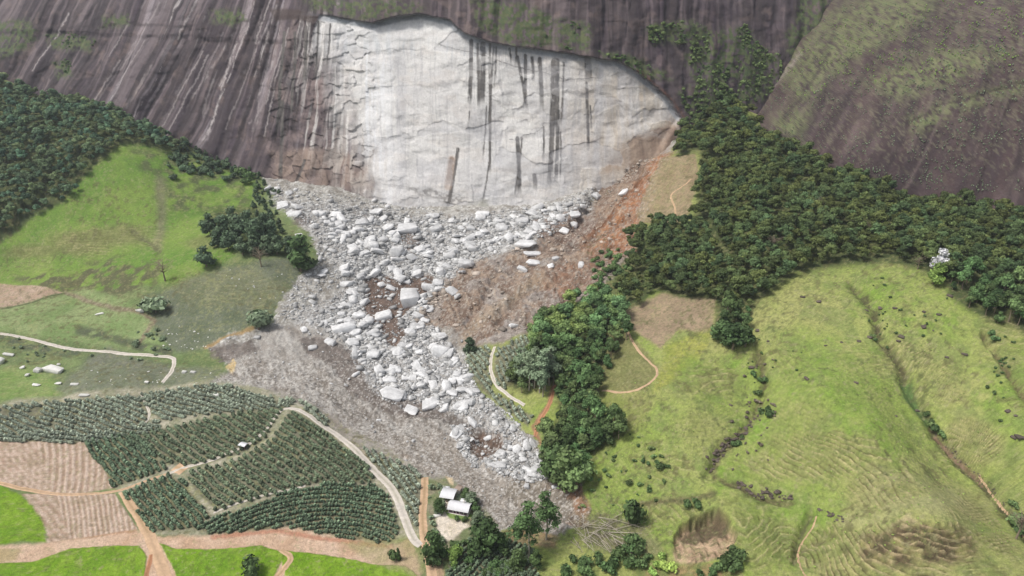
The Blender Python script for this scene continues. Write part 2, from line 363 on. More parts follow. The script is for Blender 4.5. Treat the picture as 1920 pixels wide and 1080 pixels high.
cv.paint(cv.poly([(1060,490),(1130,480),(1170,470),(1110,545),(1040,560),(1000,520)],9,9,6,.8), (146,110,86), (130,104,88), sc=8)
cv.paint(cv.poly([(1190,320),(1235,285),(1262,285),(1225,330),(1200,400),(1190,470),(1150,490),(1130,450),(1165,400)],5,8,6,.9), (164,118,84), (140,98,72), sc=6)
cv.paint(cv.poly([(1120,335),(1180,300),(1215,300),(1175,350),(1140,390),(1120,420),(1110,380)],5,8,8,.85), (110,86,70), (140,120,104), sc=3)
cv.paint(cv.line([(1010,520),(960,560),(900,600),(868,640)],9,8,8,5,.7), (150,134,114))
cv.paint(cv.line([(960,500),(900,530),(860,590),(850,640)],6,7,8,5,.5), (112,98,88))
DARK = [[(683,520),(722,516),(745,528),(800,510),(815,520),(800,548),(765,585),(745,605),(762,625),(742,652),(722,640),(712,610),(682,592)],
        [(560,632),(610,636),(655,655),(682,690),(694,728),(724,748),(790,778),(770,786),(700,762),(655,738),(625,690),(572,660)],
        [(724,745),(780,750),(850,775),(930,815),(960,850),(920,842),(850,795),(790,782)],
        [(876,815),(900,806),(940,818),(945,838),(905,864),(882,848)],[(748,432),(770,440),(790,450),(775,490),(762,485),(760,460),(745,450)],
        [(560,400),(590,405),(575,425),(550,420)],[(390,650),(470,640),(480,662),(420,680),(395,670)]]
for k, d in enumerate(DARK):
    cv.paint(cv.poly(d,3,6,7,.92 if k in (0,3) else .8), (84,68,58) if k in (0,3,4) else (94,86,80), (112,92,80) if k in (0,3,4) else (118,108,102), sc=3)
cv.paint(cv.poly([(1035,885),(1080,900),(1110,945),(1100,990),(1060,985),(1075,940),(1020,915)],4,5,4), (152,122,98), (138,106,84), sc=5)
cv.paint(cv.poly([(900,985),(930,1005),(1000,985),(1045,1005),(1040,1030),(960,1020),(905,1010)],5,5,5,.8), (148,116,94), (130,106,90), sc=4)
cv.paint(cv.poly([(960,900),(1040,900),(1075,940),(1090,985),(1000,985),(950,930)],5,8,6,.85), (146,138,126), (112,104,92), sc=3)
cv.paint(cv.poly([(1085,965),(1120,960),(1200,975),(1250,1040),(1200,1050),(1120,1030),(1080,1000)],10,10,6,.7), (128,120,98), (108,104,78), sc=3)
cv.paint(cv.line([(385,652),(420,632),(455,622),(475,615)],3,2), (158,134,94))
cv.paint(cv.poly([(424,690),(438,672),(444,682),(436,702)],2,2,2), (200,176,130))
cv.paint(cv.line([(640,800),(670,850),(760,860)],5,5,6,4,.5), (160,142,124))
cv.paint(cv.line([(1015,830),(1000,800),(1030,760),(1038,725)],3.5,2,2,2), (158,118,92))
cv.paint(cv.poly([(590,765),(650,798),(740,848),(795,882),(792,892),(735,866),(668,840),(612,798)],4,4,5), (160,154,146), (140,132,122), sc=4)
# clearings on the ridge
cv.paint(cv.poly([(1238,296),(1303,287),(1312,330),(1292,400),(1280,418),(1200,418),(1193,395)],3,3,3), (156,138,112), (142,124,98), sc=7)
tl = np.abs(((Z0*1.0) % 2.2)-1.1)/1.1
cv.paint(cv.poly([(1238,296),(1270,300),(1262,350),(1250,418),(1200,418),(1193,395)],3,3,3)*ss(.6,.9,tl)*.6, (120,108,78))
cv.paint(cv.poly([(1160,582),(1240,550),(1345,562),(1335,615),(1320,625),(1270,618),(1240,655),(1215,640),(1168,612)],4,6,4), (160,140,116), (144,126,104), sc=8)
cv.paint(cv.poly([(1150,600),(1175,620),(1235,690),(1215,735),(1150,738),(1115,725)],5,6,4,.85), (124,118,82), (110,110,70), sc=8)
cv.paint(cv.poly([(1250,645),(1330,620),(1325,650),(1250,720),(1225,735),(1240,690)],6,8,5,.85), (158,158,78), (136,146,66), sc=8)
cv.paint(cv.poly([(1110,735),(1230,735),(1200,800),(1110,860)],10,8,5,.6), (136,134,84), (118,124,66), sc=8)
# brighter grass patches
for e in [((1560,720),110,100),((1640,830),120,60),((1640,560),70,50),((1450,800),60,60),((1200,960),90,50),((1880,760),60,60),((1330,700),70,40),((1760,600),80,40),((1500,980),60,40),((1350,900),60,40)]:
    d = np.hypot((PX-e[0][0])/e[1], (PY-e[0][1])/e[2])+.9*(N(12,44)-.5)*2
    cv.paint(ss(1.15,.4,d)*.72*ss(.3,.55,N(5,165)), (112,144,52), (128,148,70), sc=6)
cv.paint(cv.poly([(1630,870),(1800,920),(1850,970),(1700,960),(1620,1000),(1560,990)],14,8,5,.8), (160,158,112), (150,150,96), sc=9)
cv.paint(cv.poly([(1630,1012),(1700,965),(1720,980),(1660,1020)],4,5,3,.8), (190,170,140))
# cattle terraces: ripples that follow the contour
TERR = [((1540,860),130,55,1),((1690,1030),200,58,1.6),((1430,1010),80,60,.7),((1330,715),70,32,.8),((1690,670),60,35,.7),((1820,830),60,50,1.2),((1650,900),70,60,.9),((1250,960),60,30,.6),((1880,640),50,60,.6),((1240,870),60,40,.6),((1580,1050),60,40,1.2),((1760,730),70,60,.6),((1480,690),50,40,.4),((1330,820),60,40,.35),((1500,790),70,50,.5),((1840,960),60,40,.9),((1420,930),70,30,.5),((160,455),80,30,.6),((250,445),60,30,.5),((430,540),120,40,.35),((60,480),70,30,.3)]
TM = np.zeros(PX.shape)
for c, a, b, k in TERR:
    d = np.hypot((PX-c[0])/a, (PY-c[1])/b)+.5*(N(10,45)-.5)*2; TM = np.maximum(TM, ss(1.2,.55,d)*k)
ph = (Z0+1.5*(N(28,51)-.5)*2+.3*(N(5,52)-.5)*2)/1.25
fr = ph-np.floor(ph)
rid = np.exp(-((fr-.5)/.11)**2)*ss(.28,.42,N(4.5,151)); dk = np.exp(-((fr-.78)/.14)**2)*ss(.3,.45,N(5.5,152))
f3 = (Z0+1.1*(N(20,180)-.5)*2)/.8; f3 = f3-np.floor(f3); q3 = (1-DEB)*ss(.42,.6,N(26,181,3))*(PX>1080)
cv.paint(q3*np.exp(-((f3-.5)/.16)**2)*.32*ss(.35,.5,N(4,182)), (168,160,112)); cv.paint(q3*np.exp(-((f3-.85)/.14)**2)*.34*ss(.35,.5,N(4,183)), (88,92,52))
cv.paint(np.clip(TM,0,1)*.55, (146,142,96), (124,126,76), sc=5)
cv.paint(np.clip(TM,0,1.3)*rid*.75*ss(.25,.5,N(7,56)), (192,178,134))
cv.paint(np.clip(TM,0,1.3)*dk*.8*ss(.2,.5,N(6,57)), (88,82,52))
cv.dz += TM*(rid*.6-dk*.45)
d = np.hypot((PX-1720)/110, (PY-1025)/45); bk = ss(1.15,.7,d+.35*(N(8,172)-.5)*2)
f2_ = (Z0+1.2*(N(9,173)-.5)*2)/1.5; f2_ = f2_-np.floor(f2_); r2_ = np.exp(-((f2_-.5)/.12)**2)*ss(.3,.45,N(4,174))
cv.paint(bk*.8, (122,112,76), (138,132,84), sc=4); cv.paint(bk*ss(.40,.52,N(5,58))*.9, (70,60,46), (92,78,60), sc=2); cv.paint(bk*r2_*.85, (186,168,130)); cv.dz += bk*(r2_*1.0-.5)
# gullies with dark scrub and stones
GUL = [([(1600,535),(1640,575),(1650,630),(1690,680),(1705,720),(1730,770),(1755,815),(1800,860),(1850,905),(1900,965),(1940,1010)],7,2.6,(84,80,56)),
       ([(1420,660),(1440,720),(1420,770),(1390,810),(1345,850),(1330,885),(1390,905),(1430,925),(1480,935)],6,1.8,(96,92,62)),
       ([(1850,625),(1880,680),(1915,730),(1960,780)],5,2,(102,92,66)),
       ([(1520,960),(1500,1000),(1490,1050)],5,1.5,(96,98,64)),([(1560,1000),(1500,1030)],4,1.0,(110,106,74)),
       ([(250,430),(300,470),(290,530)],5,.8,(100,102,70))]
for pts, wd, dep, c in GUL:
    m = cv.line(pts, wd, 5, 8, 6); cv.paint(m*ss(.25,.5,N(4,61)), c); cv.dz -= cv.line(pts, wd*1.4, wd*1.6, 6, 3)*dep*1.7
cv.paint(cv.poly([(1692,710),(1712,708),(1730,760),(1745,790),(1735,800),(1715,775),(1695,745)],4,4,3,.85), (84,112,60))
cv.paint(cv.line([(1755,812),(1790,848),(1830,885),(1850,905)],3,2,2,3,.9), (112,88,72), (150,124,104), sc=2)
cv.paint(cv.line([(1180,950),(1230,942),(1300,938),(1340,925)],6,5,6,5,.85), (96,88,64))
# erosion hollow, lower right
er = cv.poly([(1262,1010),(1275,985),(1310,965),(1345,950),(1365,965),(1382,1000),(1375,1030),(1340,1050),(1290,1062),(1262,1050)],4,4,4)
cv.paint(er, (190,164,136), (158,134,110), sc=3)
cv.paint(cv.poly([(1285,985),(1320,962),(1352,950),(1372,975),(1368,995),(1345,985),(1325,1005),(1300,1012),(1270,1005)],4,4,5,.92), (86,76,58), (104,92,72), sc=2)
cv.dz -= er*9.0*ss(1062,960,PY); cv.dz += er*(np.abs(fbm(XR/3,YR/6,4,171)-.5))*5
cv.paint(cv.poly([(1180,1065),(1280,1060),(1390,1055),(1400,1090),(1200,1090)],5,5,5,.8), (160,126,98), (104,116,66), sc=5)
PAST = (1-DEB)
cv.paint(PAST*ss(.52,.66,N(1.3,160,3))*.35, (92,104,60)); cv.paint(PAST*ss(.54,.68,N(2.1,161,3))*.30*ss(.4,.6,N(20,163,2)), (158,158,104))
cv.paint(PAST*ss(.60,.68,N(3.2,162,4))*ss(.45,.6,N(40,164,2))*.6, (96,92,62))
# fields in the valley
SOIL = [(-300,1040),(-20,1026),(85,1018),(255,993),(300,1005),(420,1003),(540,988),(660,1012),(745,1022),(775,1005),(790,1090),(560,1090),(-300,1200)]
cv.paint(cv.poly(SOIL,4,5,5), (184,154,128), (196,170,148), sc=10)
cv.paint(cv.line([(400,1008),(520,995),(640,1016),(735,1026)],4,3,4,4,.7), (170,116,92))
cv.paint(cv.line([(100,1012),(180,1002),(250,992)],4,3,4,4,.6), (176,122,90))
FA = [(-300,815),(-20,827),(157,830),(192,878),(218,914),(150,926),(60,922),(-20,902),(-300,850)]
FB = [(42,926),(215,926),(258,992),(90,1018),(84,985)]
def furrow(poly, p0, p1, gap, seed, bend):
    m = cv.poly(poly,1.5,1,1.5)
    a = np.array(hit0(*p0)); b = np.array(hit0(*p1)); d = (b-a)[:2]; d /= np.linalg.norm(d); n = np.array([-d[1], d[0]])
    s = (XR-a[0])*n[0]+(YR-a[1])*n[1]; t = (XR-a[0])*d[0]+(YR-a[1])*d[1]
    q = (s+bend*t*t+.8*(N(8,seed)-.5))/gap; f = q-np.floor(q)
    cv.paint(m, (184,160,144), (160,134,116), sc=7)
    cv.paint(m*ss(.3,.7,np.abs(f-.5)*2)*.75, (194,176,160))
    cv.paint(m*ss(.55,.15,np.abs(f-.5)*2)*.55*ss(.3,.6,N(1.2,seed+1,2)), (138,122,98))
    cv.dz += m*.35*(np.abs(f-.5)*2); cv.paint(m*ss(.52,.66,N(2,seed+3,3))*.45, (134,120,92))
def hit0(px, py):
    u, t = ray(px, py); prof = h0(u*rows, rows); k = np.argmax(prof >= H+t*rows); return (u*rows[k], rows[k], prof[k])
furrow(FA, (100,835), (108,915), 3.3, 71, .0016)
furrow(FB, (160,930), (175,1000), 2.3, 73, .0010)
GRASS = [[(-300,830),(-20,903),(40,928),(66,955),(86,988),(86,1017),(40,1015),(-20,1026),(-300,1035)],
         [(-300,1120),(-20,1056),(60,1055),(130,1030),(225,1023),(262,1024),(275,1045),(268,1100),(-300,1180)],
         [(300,1018),(330,1030),(420,1030),(490,1024),(525,1035),(530,1050),(505,1100),(340,1100)],
         [(525,1032),(600,1040),(660,1050),(700,1060),(760,1062),(790,1085),(700,1110),(540,1110)]]
for g in GRASS:
    gm = cv.poly(g,1.5,2,2.5); cv.paint(gm, (118,152,36), (104,140,26), sc=10, seed=81)
    cv.paint(gm*ss(.45,.62,N(3,82))*.6, (134,160,58)); cv.paint(gm*ss(.5,.65,N(9,83))*.5, (92,130,30)); cv.paint(gm*ss(.60,.66,N(1.6,84,3))*.5, (98,112,48)); cv.dz += gm*.5
cv.paint(cv.poly([(-20,1030),(40,1030),(30,1050),(-20,1058)],3)*.6, (150,140,90))
# farm yard
cv.paint(cv.poly([(805,900),(835,895),(880,925),(925,975),(935,1005),(880,1010),(840,1030),(800,1060),(790,985)],5,4,4), (140,134,112), (112,122,84), sc=4)
cv.paint(cv.poly([(822,938),(842,940),(838,965),(850,975),(870,978),(880,985),(862,998),(848,1012),(830,1015),(818,985)],3,2,2), (222,212,198), (206,194,176), sc=5)
cv.paint(cv.poly([(833,957),(842,955),(885,964),(890,970),(870,975),(842,972)],1.5,1,1), (124,148,84), (108,136,70), sc=2)
cv.paint(cv.poly([(855,925),(872,925),(874,937),(856,938)],2,1,1), (130,144,116))
cv.paint(cv.poly([(835,893),(848,895),(850,910),(843,906)],1.5,1,1), (206,186,152))
cv.paint(cv.poly([(792,1000),(830,1010),(832,1090),(800,1090)],3,2,2,.8), (180,150,124), (150,140,110), sc=4)
cv.paint(cv.poly([(640,1020),(790,1000),(800,1040),(790,1085),(700,1060)],8,6,5,.6), (134,140,84), (170,156,124), sc=6)
# dark stones' litter and worn specks over the pasture
cv.paint(ss(.66,.74,N(2.6,95,3))*ss(.5,.62,N(30,96,2))*(PX>1080)*.7, (92,98,60))
cv.paint(ss(.68,.76,N(1.7,98,3))*.5*(1-DEB), (150,146,108))
# relief
bumpy = DEB*(1-.6*cv.poly([(600,770),(740,790),(860,820),(960,930),(900,985),(740,860)],20))
cv.dz += bumpy*((fbm(XR/9,YR/9,4,101)-.5)*5.0+np.abs(fbm(XR/3.2,YR/3.2,3,102)-.5)*2.6)
cv.paint(DEB*ss(.60,.66,fbm(XR/.9,YR/.9,2,133))*.55*ss(640,700,PY), (92,82,72)); cv.paint(DEB*ss(.62,.68,fbm(XR/1.0,YR/1.0,2,134))*.5*ss(640,700,PY), (212,208,202))
cv.dz += DEB*((fbm(cr_/6,fl_/16,4,135)-.5)*1.1+(fbm(XR/1.5,YR/1.5,2,136)-.5)*.7)
cv.dz += (1-DEB)*(fbm(XR/25,YR/25,4,103)-.5)*4.2*(ss(2,10,Z0)+.1)
cv.dz += (1-DEB)*(fbm(XR/3,YR/3,3,104)-.5)*.5*ss(1,6,Z0)
cv.dz -= BRM*((np.abs(fbm((XR+YR*.35)/13,(YR-XR*.3)/50,4,105)-.5))*7+(fbm(XR/2.5,YR/2.5,3,106)-.5)*2.2)
cv.paint(BRM*ss(.55,.66,fbm(XR/1.5,YR/1.5,3,110))*.6, (176,170,160)); cv.paint(BRM*ss(.57,.68,fbm(XR/1.7,YR/1.7,3,111))*.5, (96,80,66))
tr_ = cv.poly([(1200,305),(1150,318),(1120,345),(1085,395),(1060,430),(1090,440),(1130,415),(1160,375),(1190,340),(1212,315)],5,8,6); cv.dz -= tr_*9
cv.paint(cv.line([(1212,318),(1188,345),(1160,380),(1130,418),(1095,445)],5,4,7,5,.85), (84,60,46), (128,88,62), sc=3)  # brown cut of the earth bank, its shadow painted in as a darker line
for L_ in ([(1150,460),(1080,500),(1000,540),(930,600)],[(1060,440),(990,480),(930,520),(880,600)],[(1120,490),(1060,560),(990,610)],[(1190,400),(1130,440),(1060,470)]): cv.dz -= cv.line(L_,8,8,14,6)*3.0; cv.paint(cv.line(L_,4,5,14,7,.55), (94,76,64))
cv.paint(BRM*ss(.06,.0,np.abs(fbm((XR+YR*.35)/10,(YR-XR*.3)/38,4,105)-.5))*.5, (172,152,132))
for k in (0,2,3): cv.dz -= cv.poly(DARK[k],6,6,5)*1.6
ZR = Z0+cv.dz
m_ground = material('ground_cover', attr=True, noise=.24, nscale=.6, fine2=.2, bump=.5, bscale=.9)
V = np.stack([XR, YR, ZR], -1).reshape(-1, 3)
gr = link('ground', mk_mesh('ground', V, [grid_faces(*XR.shape)], cv.c.reshape(-1,3), True), m_ground); gr['kind'] = 'structure'

def zat(x, y):
    x = np.atleast_1d(np.asarray(x, float)); y = np.atleast_1d(np.asarray(y, float))
    return bilin(ZR, np.interp(x/y, us, np.arange(len(us))), np.interp(y, rows, np.arange(len(rows))))
def hit(px, py):
    """points of the ground under picture points"""
    px = np.atleast_1d(np.asarray(px, float)); py = np.atleast_1d(np.asarray(py, float))
    X = np.empty(len(px)); Y = np.empty(len(px)); Z = np.empty(len(px))
    for k in range(0, len(px), 4000):
        u, t = ray(px[k:k+4000], py[k:k+4000]); fu = np.interp(u, us, np.arange(len(us)))
        i = np.clip(fu.astype(int), 0, len(us)-2); a = (fu-i)[None]
        prof = ZR[:, i]*(1-a)+ZR[:, i+1]*a; r = H+t[None]*rows[:, None]
        ge = prof >= r; j = np.clip(np.argmax(ge, 0), 1, None); c = np.arange(len(u))
        d1 = prof[j, c]-r[j, c]; d0 = r[j-1, c]-prof[j-1, c]; f = np.clip(d0/(d0+d1+1e-9), 0, 1)
        y = rows[j-1]+(rows[j]-rows[j-1])*f
        X[k:k+4000] = u*y; Y[k:k+4000] = y; Z[k:k+4000] = prof[j-1, c]*(1-f)+prof[j, c]*f
    return X, Y, Z
def G(px, py):
    x, y, z = hit(px, py); return Vector((x[0], y[0], z[0]))
def inpoly(px, py, poly): return sdist(np.asarray(px, float), np.asarray(py, float), poly) < 0

# ------------------------------------------------------------------ main rock face
cx = np.concatenate([np.arange(-900, -640, 6), np.arange(-640, 470, .84), np.arange(470, 620, 6)]); czs = np.concatenate([np.arange(0, 244, .78), np.arange(244, 310, 4)])
X, Z = np.meshgrid(cx, czs); Yb = cliff_y(X, Z); qx, qy, _ = project(X, Yb, Z)
cc = Canvas(qx, qy, X*.9, Z*1.0)
slant = np.interp(qx, [0, 300, 480, 600, 700], [.55, .50, .32, .10, 0])
S = qx+slant*(qy-150)+26*(fbm(X/70,Z/80,3,260)-.5)+5*(fbm(X/14,Z/18,3,261)-.5)   # rain and stain lines run down the face
def st(w, l, seed, o=3): return fbm(S/w, qy/l, o, seed)
ONE = np.ones(qx.shape)
cc.paint(ONE, (88,79,80), (57,49,51), n=.5*st(26,260,201)+.5*fbm(X/40,Z/50,4,262))
cc.paint(ss(.53,.62,st(15,400,263,3))*.5, (66,56,62)); cc.paint(ss(.54,.66,fbm(X/22,Z/5,4,264))*.4, (62,54,58))
cc.paint(ss(.5,.72,st(7,160,202))*.5, (128,115,116)); cc.paint(ss(.55,.75,st(5,90,203))*.55, (74,64,72))
cc.paint(ss(.52,.75,fbm(X/9,Z/7,4,204))*.45, (122,106,100)); cc.paint(ss(.5,.75,fbm(X/30,Z/22,4,205))*.35*ss(700,1300,qx), (84,72,82))
lst = ss(760,560,qx)*ss(120,260,qx)
reg = ss(.42,.6,fbm(S/60,qy/400,2,250)); cc.paint(lst*ss(.58,.78,st(7,150,206,3))*.75*reg, (150,142,146)); cc.paint(lst*ss(.66,.76,st(5,170,207,3))*.75*reg*ss(.3,.6,fbm(X/5,Z/5,3,251)), (190,184,182)); cc.paint(lst*ss(.55,.72,st(11,220,252,3))*.6, (78,68,76)); cc.paint(lst*ss(.6,.72,st(4,140,253,3))*.5, (66,58,64))
for x0,y0,x1,y1,wd,k in [(497,0,478,80,2,.8),(478,30,380,220,3,.8),(520,20,450,150,3,.6),(640,0,470,230,3,.45),(720//2+250,0,400,270,0,0),(470,0,405,130,2,.5),(440,60,330,230,3,.5),(400,150,378,215,3,.7),(475,10,430,110,3,.6),(430,110,390,260,2.5,.95),(470,40,425,110,2,.6),(395,60,300,230,3,.4),(300,25,215,180,3,.3),(520,10,492,110,3,.6),(490,110,482,230,3,.5),(345,40,240,200,5,.35),(560,50,530,200,3,.6)]:
    if wd: cc.paint(cc.line([(x0,y0),(x1,y1)],wd*.6,2,2,3,k*.85)*ss(.3,.7,fbm(X/4,Z/9,3,209)), (186,178,176))
cc.paint(ss(720,600,qx)*ss(.50,.60,st(17,520,290,3))*.6, (50,43,47)); cc.paint(ss(720,600,qx)*ss(.54,.66,st(13,480,291,3))*.38, (138,126,128))
cc.paint(ss(1050,1150,qx)*ss(.52,.62,st(16,300,292,3))*.5, (50,43,47))
for k_ in range(46):
    xa = random.uniform(120,590); sl = np.interp(xa,[0,300,480,600],[.6,.62,.4,.08]); L_ = random.uniform(60,230); ya = random.uniform(-10,120)
    if k_ % 3 == 0: cc.paint(cc.line([(xa,ya),(xa-sl*L_*.5,ya+L_*.5),(xa-sl*L_,ya+L_)],random.uniform(.5,1.3),1.6,2,2,random.uniform(.4,.8)), (178,170,168))
    else: cc.paint(cc.line([(xa,ya),(xa-sl*L_*.5,ya+L_*.5),(xa-sl*L_,ya+L_)],random.uniform(1,4.5),2,3,2,random.uniform(.4,.8)), (46,40,44))
# ledges and weathered bands high on the left
cc.dz += -2.4*ss(62,50,qy+6*(cc.n1*2)-.04*qx)*ss(620,500,qx)
cc.paint(cc.line([(0,62),(120,50),(250,45),(330,48),(420,44),(560,30)],2.5,3,6,4,.7), (66,58,60))
VEGC = [[(0,40),(60,35),(75,60),(40,100),(0,110)],[(85,65),(130,60),(180,75),(170,95),(100,90)],[(395,20),(450,18),(462,35),(440,48),(398,42)],[(200,30),(250,28),(240,48),(190,50)],
        [(570,0),(760,0),(800,10),(790,22),(740,26),(700,36),(640,26),(590,20)],[(880,0),(990,5),(1030,30),(1040,80),(1010,90),(960,85),(900,50)],[(1040,35),(1110,45),(1100,95),(1050,92)],
        [(1210,50),(1300,38),(1330,55),(1300,85),(1220,80)],[(1300,60),(1400,50),(1430,90),(1380,150),(1310,170),(1290,120)],[(1395,80),(1460,100),(1470,140),(1430,190),(1380,200)],[(1120,95),(1200,110),(1260,150),(1210,150),(1150,112)],
        [(1270,170),(1340,150),(1400,190),(1400,240),(1290,215)],[(1500,0),(1560,-20),(1530,60),(1480,110),(1470,70)],[(100,120),(130,110),(140,140),(110,150)]]
for v in VEGC: cc.paint(cc.poly(v,7,8,8)*ss(.36,.55,fbm(X/3,Z/3,4,211)), (74,88,58), (92,98,66), sc=2)
BULGE = 1
SCAR = [(540,352),(560,250),(575,120),(588,60),(600,27),(640,33),(700,43),(742,31),(790,26),(842,37),(870,62),(920,80),(1000,92),(1060,100),(1112,108),(1160,116),(1195,135),(1225,160),(1258,190),(1275,222),(1250,260),(1225,300),(1170,340),(1100,380),(1000,420),(860,440),(700,400),(600,390)]
TOP = [(545,30),(565,26),(600,27),(640,33),(700,43),(742,31),(790,26),(842,37),(870,62),(920,80),(1000,92),(1060,100),(1112,108),(1160,116),(1195,135),(1225,160),(1258,190),(1278,222)]
sm = cc.poly(SCAR, 1.6, 2.5, 2.5)
edge = S*0+qx+26*(st(9,70,215)-.5)*2+22*(fbm(X/14,Z/14,3,216)-.5)*2
white = sm*ss(598, 690, edge+np.interp(qy,[30,120,260,330,380],[40,20,-10,-55,-60]))
half = cc.poly([(505,352),(500,250),(520,150),(545,60),(560,26),(610,27),(700,60),(700,370),(600,365)],12,10,6)
cc.paint(half*ss(.35,.7,fbm(X/12,Z/12,4,217))*.7, (146,130,126), (112,98,98), sc=8)
cc.paint(half*ss(.52,.68,st(5,130,218,4))*.9*ss(520,620,qx+30*(st(20,200,280)-.5)), (206,202,198))
cc.paint(half*ss(.60,.72,st(3.4,70,219,4))*.7, (64,56,58))
cc.paint(cc.poly([(510,285),(600,275),(690,300),(700,352),(600,352),(515,345)],8,8,6,.8), (148,130,118), (124,110,106), n=st(14,60,220))
cc.paint(white, (214,212,208), (200,198,196), n=fbm(X/40,Z/30,4,221))
cc.paint(white*ss(980,1200,qx+80*(fbm(X/20,Z/20,3,222)-.5)), (194,185,172), (172,160,144), sc=9)
cc.paint(white*ss(.52,.75,st(16,300,223))*.5*ss(.2,.6,fbm(X/60,Z/40,2,224)), (172,172,176))
cc.paint(white*ss(.5,.8,st(22,400,225))*.5, (214,214,214))
cc.paint(white*ss(.5,.7,fbm(X/16,Z/6,4,226))*.25, (206,196,186))
cc.paint(white*ss(.54,.72,st(3.2,70,241,4))*.38, (160,158,160)); cc.paint(white*ss(.56,.72,st(6,50,242,4))*.3, (216,214,212))
cc.paint(white*ss(.5,.0,np.abs((qy-60-.04*qx)/60))*ss(.5,.75,st(4,60,227))*.5, (158,166,172))
cc.paint(white*ss(640,700,qx)*ss(760,690,qx)*ss(.5,.7,st(8,200,228))*.7, (224,226,230))
cc.paint(cc.poly([(505,15),(560,18),(600,30),(590,45),(560,36),(520,40)],3,3,3,.8), (70,58,54))
ud = cc.line([(1195,135),(1225,160),(1258,190),(1285,225)],5,4,4,3,.85); cc.paint(ud, (110,78,62), (82,66,62), sc=4)
cc.paint(cc.poly([(1180,260),(1240,240),(1262,215),(1285,240),(1230,300),(1180,320),(1120,330)],6,6,5,.7), (146,126,108), (160,150,138), sc=6)
cc.paint(cc.poly([(1180,268),(1196,255),(1216,248),(1265,240),(1262,275),(1230,305),(1180,315)],3,4,4,.85), (122,104,92), (150,132,116), n=st(6,60,293))
cc.paint(white*ss(120,40,qy)*.5, (220,220,220))
band = sm*cc.line(TOP, 11, 2.5, 2, 2, 1.0)
cc.paint(band*ss(570,620,qx)*.85, (150,156,162), (128,132,138), sc=6)
cc.paint(cc.line(TOP, 2.2, 1.4, 1, 2, .7)*ss(545,600,qx), (84,80,84))
DST = [(883,78,880,200,4),(905,84,903,200,5.5),(918,84,918,330,2.6),(895,84,897,205,3),(925,90,915,240,2),(918,300,903,388,1.6),(912,200,905,300,1.2),(985,105,984,200,3.4),(970,108,990,215,3),(1012,112,1016,210,4.2),(998,110,1000,160,3),(1042,118,1038,250,9),(1047,210,1042,350,3.6),(1058,120,1052,240,2),(1052,250,1050,345,1.5),(1103,110,1104,158,7),(1101,158,1104,285,3),(1108,200,1110,250,1.5),(970,262,974,370,4),(979,262,965,372,2),(1036,234,1030,350,5),(1020,240,1018,300,1.8),(858,282,838,398,3.4),(846,300,838,350,5),(968,90,966,130,2),(1002,330,1004,360,4),(955,92,958,125,2),(880,210,876,238,1.2),(930,90,926,170,2),
       (535,60,520,250,3),(530,190,526,340,3.4),(620,45,612,130,2),(575,50,570,160,3),(555,60,548,220,2.4),(598,40,590,150,2),(572,300,550,352,3)]
for x0,y0,x1,y1,wd in DST:
    L = [(x0,y0),((x0+x1)/2+1,(y0+y1)/2),(x1,y1)]
    m = cc.line(L, wd*.95, .9, .4, .9, 1)*ss(.06,.30,st(3,26,231))
    cc.paint(m*.95*ss(-4,22,y1-qy), (104,100,96), (72,70,68), n=st(2.5,50,232))
cc.paint(cc.line([(846,300),(840,350)],7,3,1,1,.5), (176,152,134))
CRK = [[(955,264),(968,266),(985,255),(1005,252),(1018,240),(1022,232),(1042,232)],[(820,83),(870,98),(905,103),(940,118),(985,132),(1020,138),(1060,150),(1130,148)],[(755,150),(753,175),(762,195),(780,208)],[(645,282),(665,258),(690,250)],
       [(700,262),(730,262),(755,250)],[(1178,272),(1195,255),(1215,250)],[(780,232),(830,228),(870,240)],[(600,90),(620,110),(660,118)],[(690,100),(740,95),(800,110)],[(1110,170),(1150,180),(1180,215)],[(540,235),(560,232),(600,245)],[(1060,170),(1100,180)],[(515,250),(530,225),(550,240),(560,260)],[(590,250),(600,220),(640,190)],[(505,120),(480,180),(490,240)],[(860,150),(900,165),(935,190)],[(640,330),(760,350),(880,372),(930,380)],[(1120,230),(1160,238),(1200,228)]]
for c in CRK:
    cc.paint(cc.line(c, .6, .8, 3, 2.5, .85 if CRK.index(c) in (0,1,5) else .30), (84,80,80)); cc.dz += .45*cc.line([(a,b+6) for a,b in c], 3, 4, 3, 2)*1.1
cc.paint(cc.poly([(755,352),(790,348),(870,368),(865,382),(830,380),(790,368)],4,6,6,.7)*ss(.4,.6,fbm(X/3,Z/2,3,233)), (118,114,110))
cc.paint(cc.poly([(870,385),(905,372),(920,388),(880,400)],4,5,5,.6), (124,122,104))
# broken slabs of the fresh face
cw, ce = cells(X/30+.8*fbm(X/20,Z/20,3,270), Z/17+.8*fbm(X/20,Z/20,3,271), 5)
cw2, ce2 = cells(X/11+.9*fbm(X/8,Z/8,3,272), Z/6+.9*fbm(X/8,Z/8,3,273), 9)
frac = white*ss(.48,.66,fbm(X/50,Z/40,3,274))
cc.paint(white*ss(.55,.95,cw)*.35, (172,172,176)); cc.paint(white*ss(.55,.95,cw2)*.35*frac, (158,157,158)); cc.paint(white*ss(.45,.05,cw2)*.4*frac, (216,214,212))
cc.paint(frac*ss(.05,.0,ce2)*.22*ss(.45,.6,fbm(X/9,Z/9,3,276)), (120,116,116))
cc.dz += white*(cw-.5)*1.1+frac*(cw2-.5)*.8
low = half*ss(200,300,qy)
cc.paint(low*ss(.45,.65,st(9,60,295))*.6*ss(560,650,qx), (186,178,170)); cc.paint(low*ss(.5,.9,cw2)*.5, (96,84,82)); cc.paint(low*ss(.06,.0,ce2)*.6, (60,52,52)); cc.dz += half*(cw2-.5)*2.2
